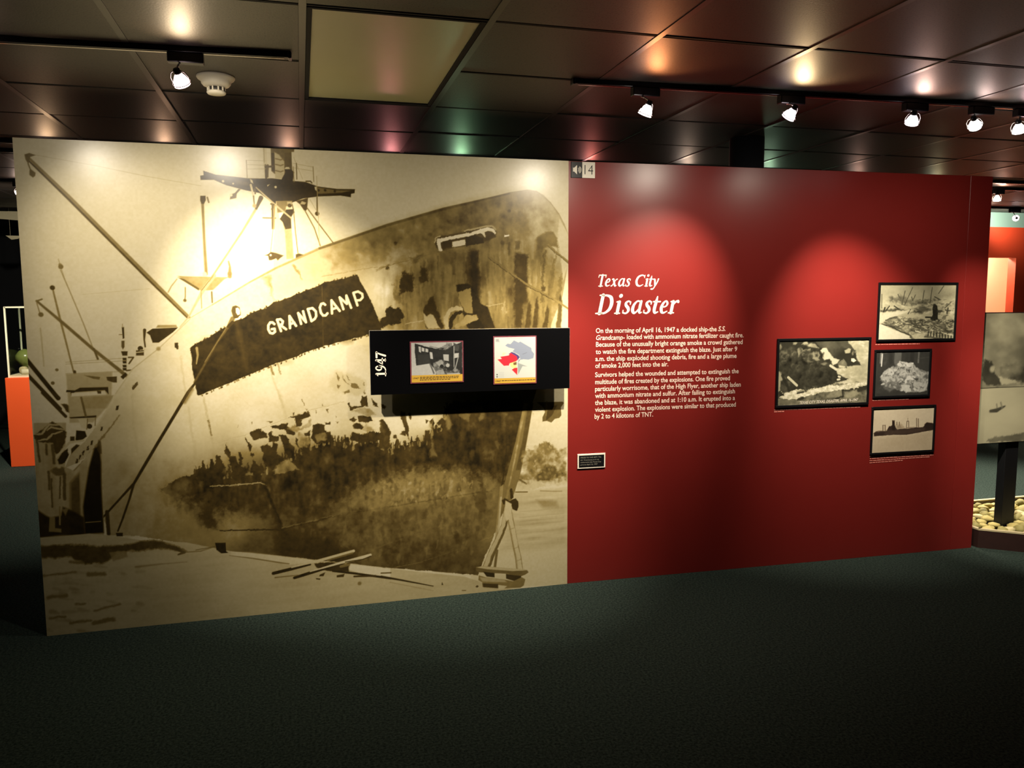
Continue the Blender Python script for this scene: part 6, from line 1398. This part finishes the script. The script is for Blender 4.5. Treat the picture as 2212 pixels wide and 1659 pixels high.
def roll(loc, r, L, rz, c_, label, cat):
    o = empty(cat.replace(' ', '_'), loc, rz); tag(o, label, cat)
    bm = bmesh.new(); add_lathe(bm, [(r * .8, -L / 2), (r, -L / 2 + .004), (r, L / 2 - .004), (r * .8, L / 2)], 20, Matrix.Rotation(PI / 2, 4, 'Y')); mesh_obj('body', bm, mat(cat + '_finish', c_, .5), o, smooth=True)
    return o
roll((-3.91, 4.44, .852 + .022 + .026), .026, .12, .2, srgb(222, 210, 182), 'pale rolled document lying in the display case', 'paper roll')
roll((-3.99, 4.56, .852 + .022 + .034), .034, .05, 1.2, srgb(205, 190, 150), 'short cream cylinder standing in the display case', 'spool')
gl = empty('globe_ornament', (-4.0, 4.66, .874)); tag(gl, 'greenish rounded ornament at the back of the display case', 'ornament')
bm = bmesh.new(); add_lathe(bm, [(.04, 0), (.05, .01), (.02, .03), (.02, .06), (.05, .08), (.085, .13), (.085, .17), (.05, .215), (.01, .23)], 24); mesh_obj('body', bm, mat('green_glass_finish', srgb(120, 130, 70), .25), gl, smooth=True)
wl = box('wall_rear', (-9, 4.2, 7.4, 7.5, 0, H_CEIL - .003), mat('black_room_paint', (.010, .011, .014, 1), .8)); tag(wl, kind='structure')
ws = box('wall_side', (-8.9, -8.8, -6.9, 7.4, 0, H_CEIL - .003), bpy.data.materials['black_room_paint']); tag(ws, kind='structure')
wf = box('wall_front', (-8.8, 8.8, -6.95, -6.85, 0, H_CEIL - .003), bpy.data.materials['black_room_paint']); tag(wf, kind='structure')
we = box('wall_end', (8.8, 8.9, -6.85, 8.0, 0, H_CEIL - .003), bpy.data.materials['black_room_paint']); tag(we, kind='structure')
for k, (q, lab) in enumerate((([(-.5, .02), (.12, .03), (.12, -.06), (-.1, -.045), (-.5, .0)], 'pale hanging banner edge high in the dark beyond the mural'), ([(-.02, .0), (.12, .0), (.09, -.03), (.03, -.04)], 'small pale scrap hanging below the banner in the dark'))):
    bm = bmesh.new(); zz = (2.43, 2.22)[k]
    a_ = [bm.verts.new((x, 0, z)) for x, z in q]; b_ = [bm.verts.new((x, .012, z)) for x, z in q]; bm.faces.new(a_); bm.faces.new(list(reversed(b_)))
    for i in range(len(q)): j = (i + 1) % len(q); bm.faces.new((a_[j], a_[i], b_[i], b_[j]))
    bmesh.ops.recalc_face_normals(bm, faces=bm.faces)
    for xx in (.02, .1): add_tube(bm, [(xx, .006, -.01), (xx, .006, H_CEIL - zz - .002)], .0015, 5)
    o = mesh_obj('hanging_banner', bm, mat('pale_cloth', srgb(190, 182, 150), .8), loc=(-4.18, 5.0, zz)); tag(o, lab, 'banner')
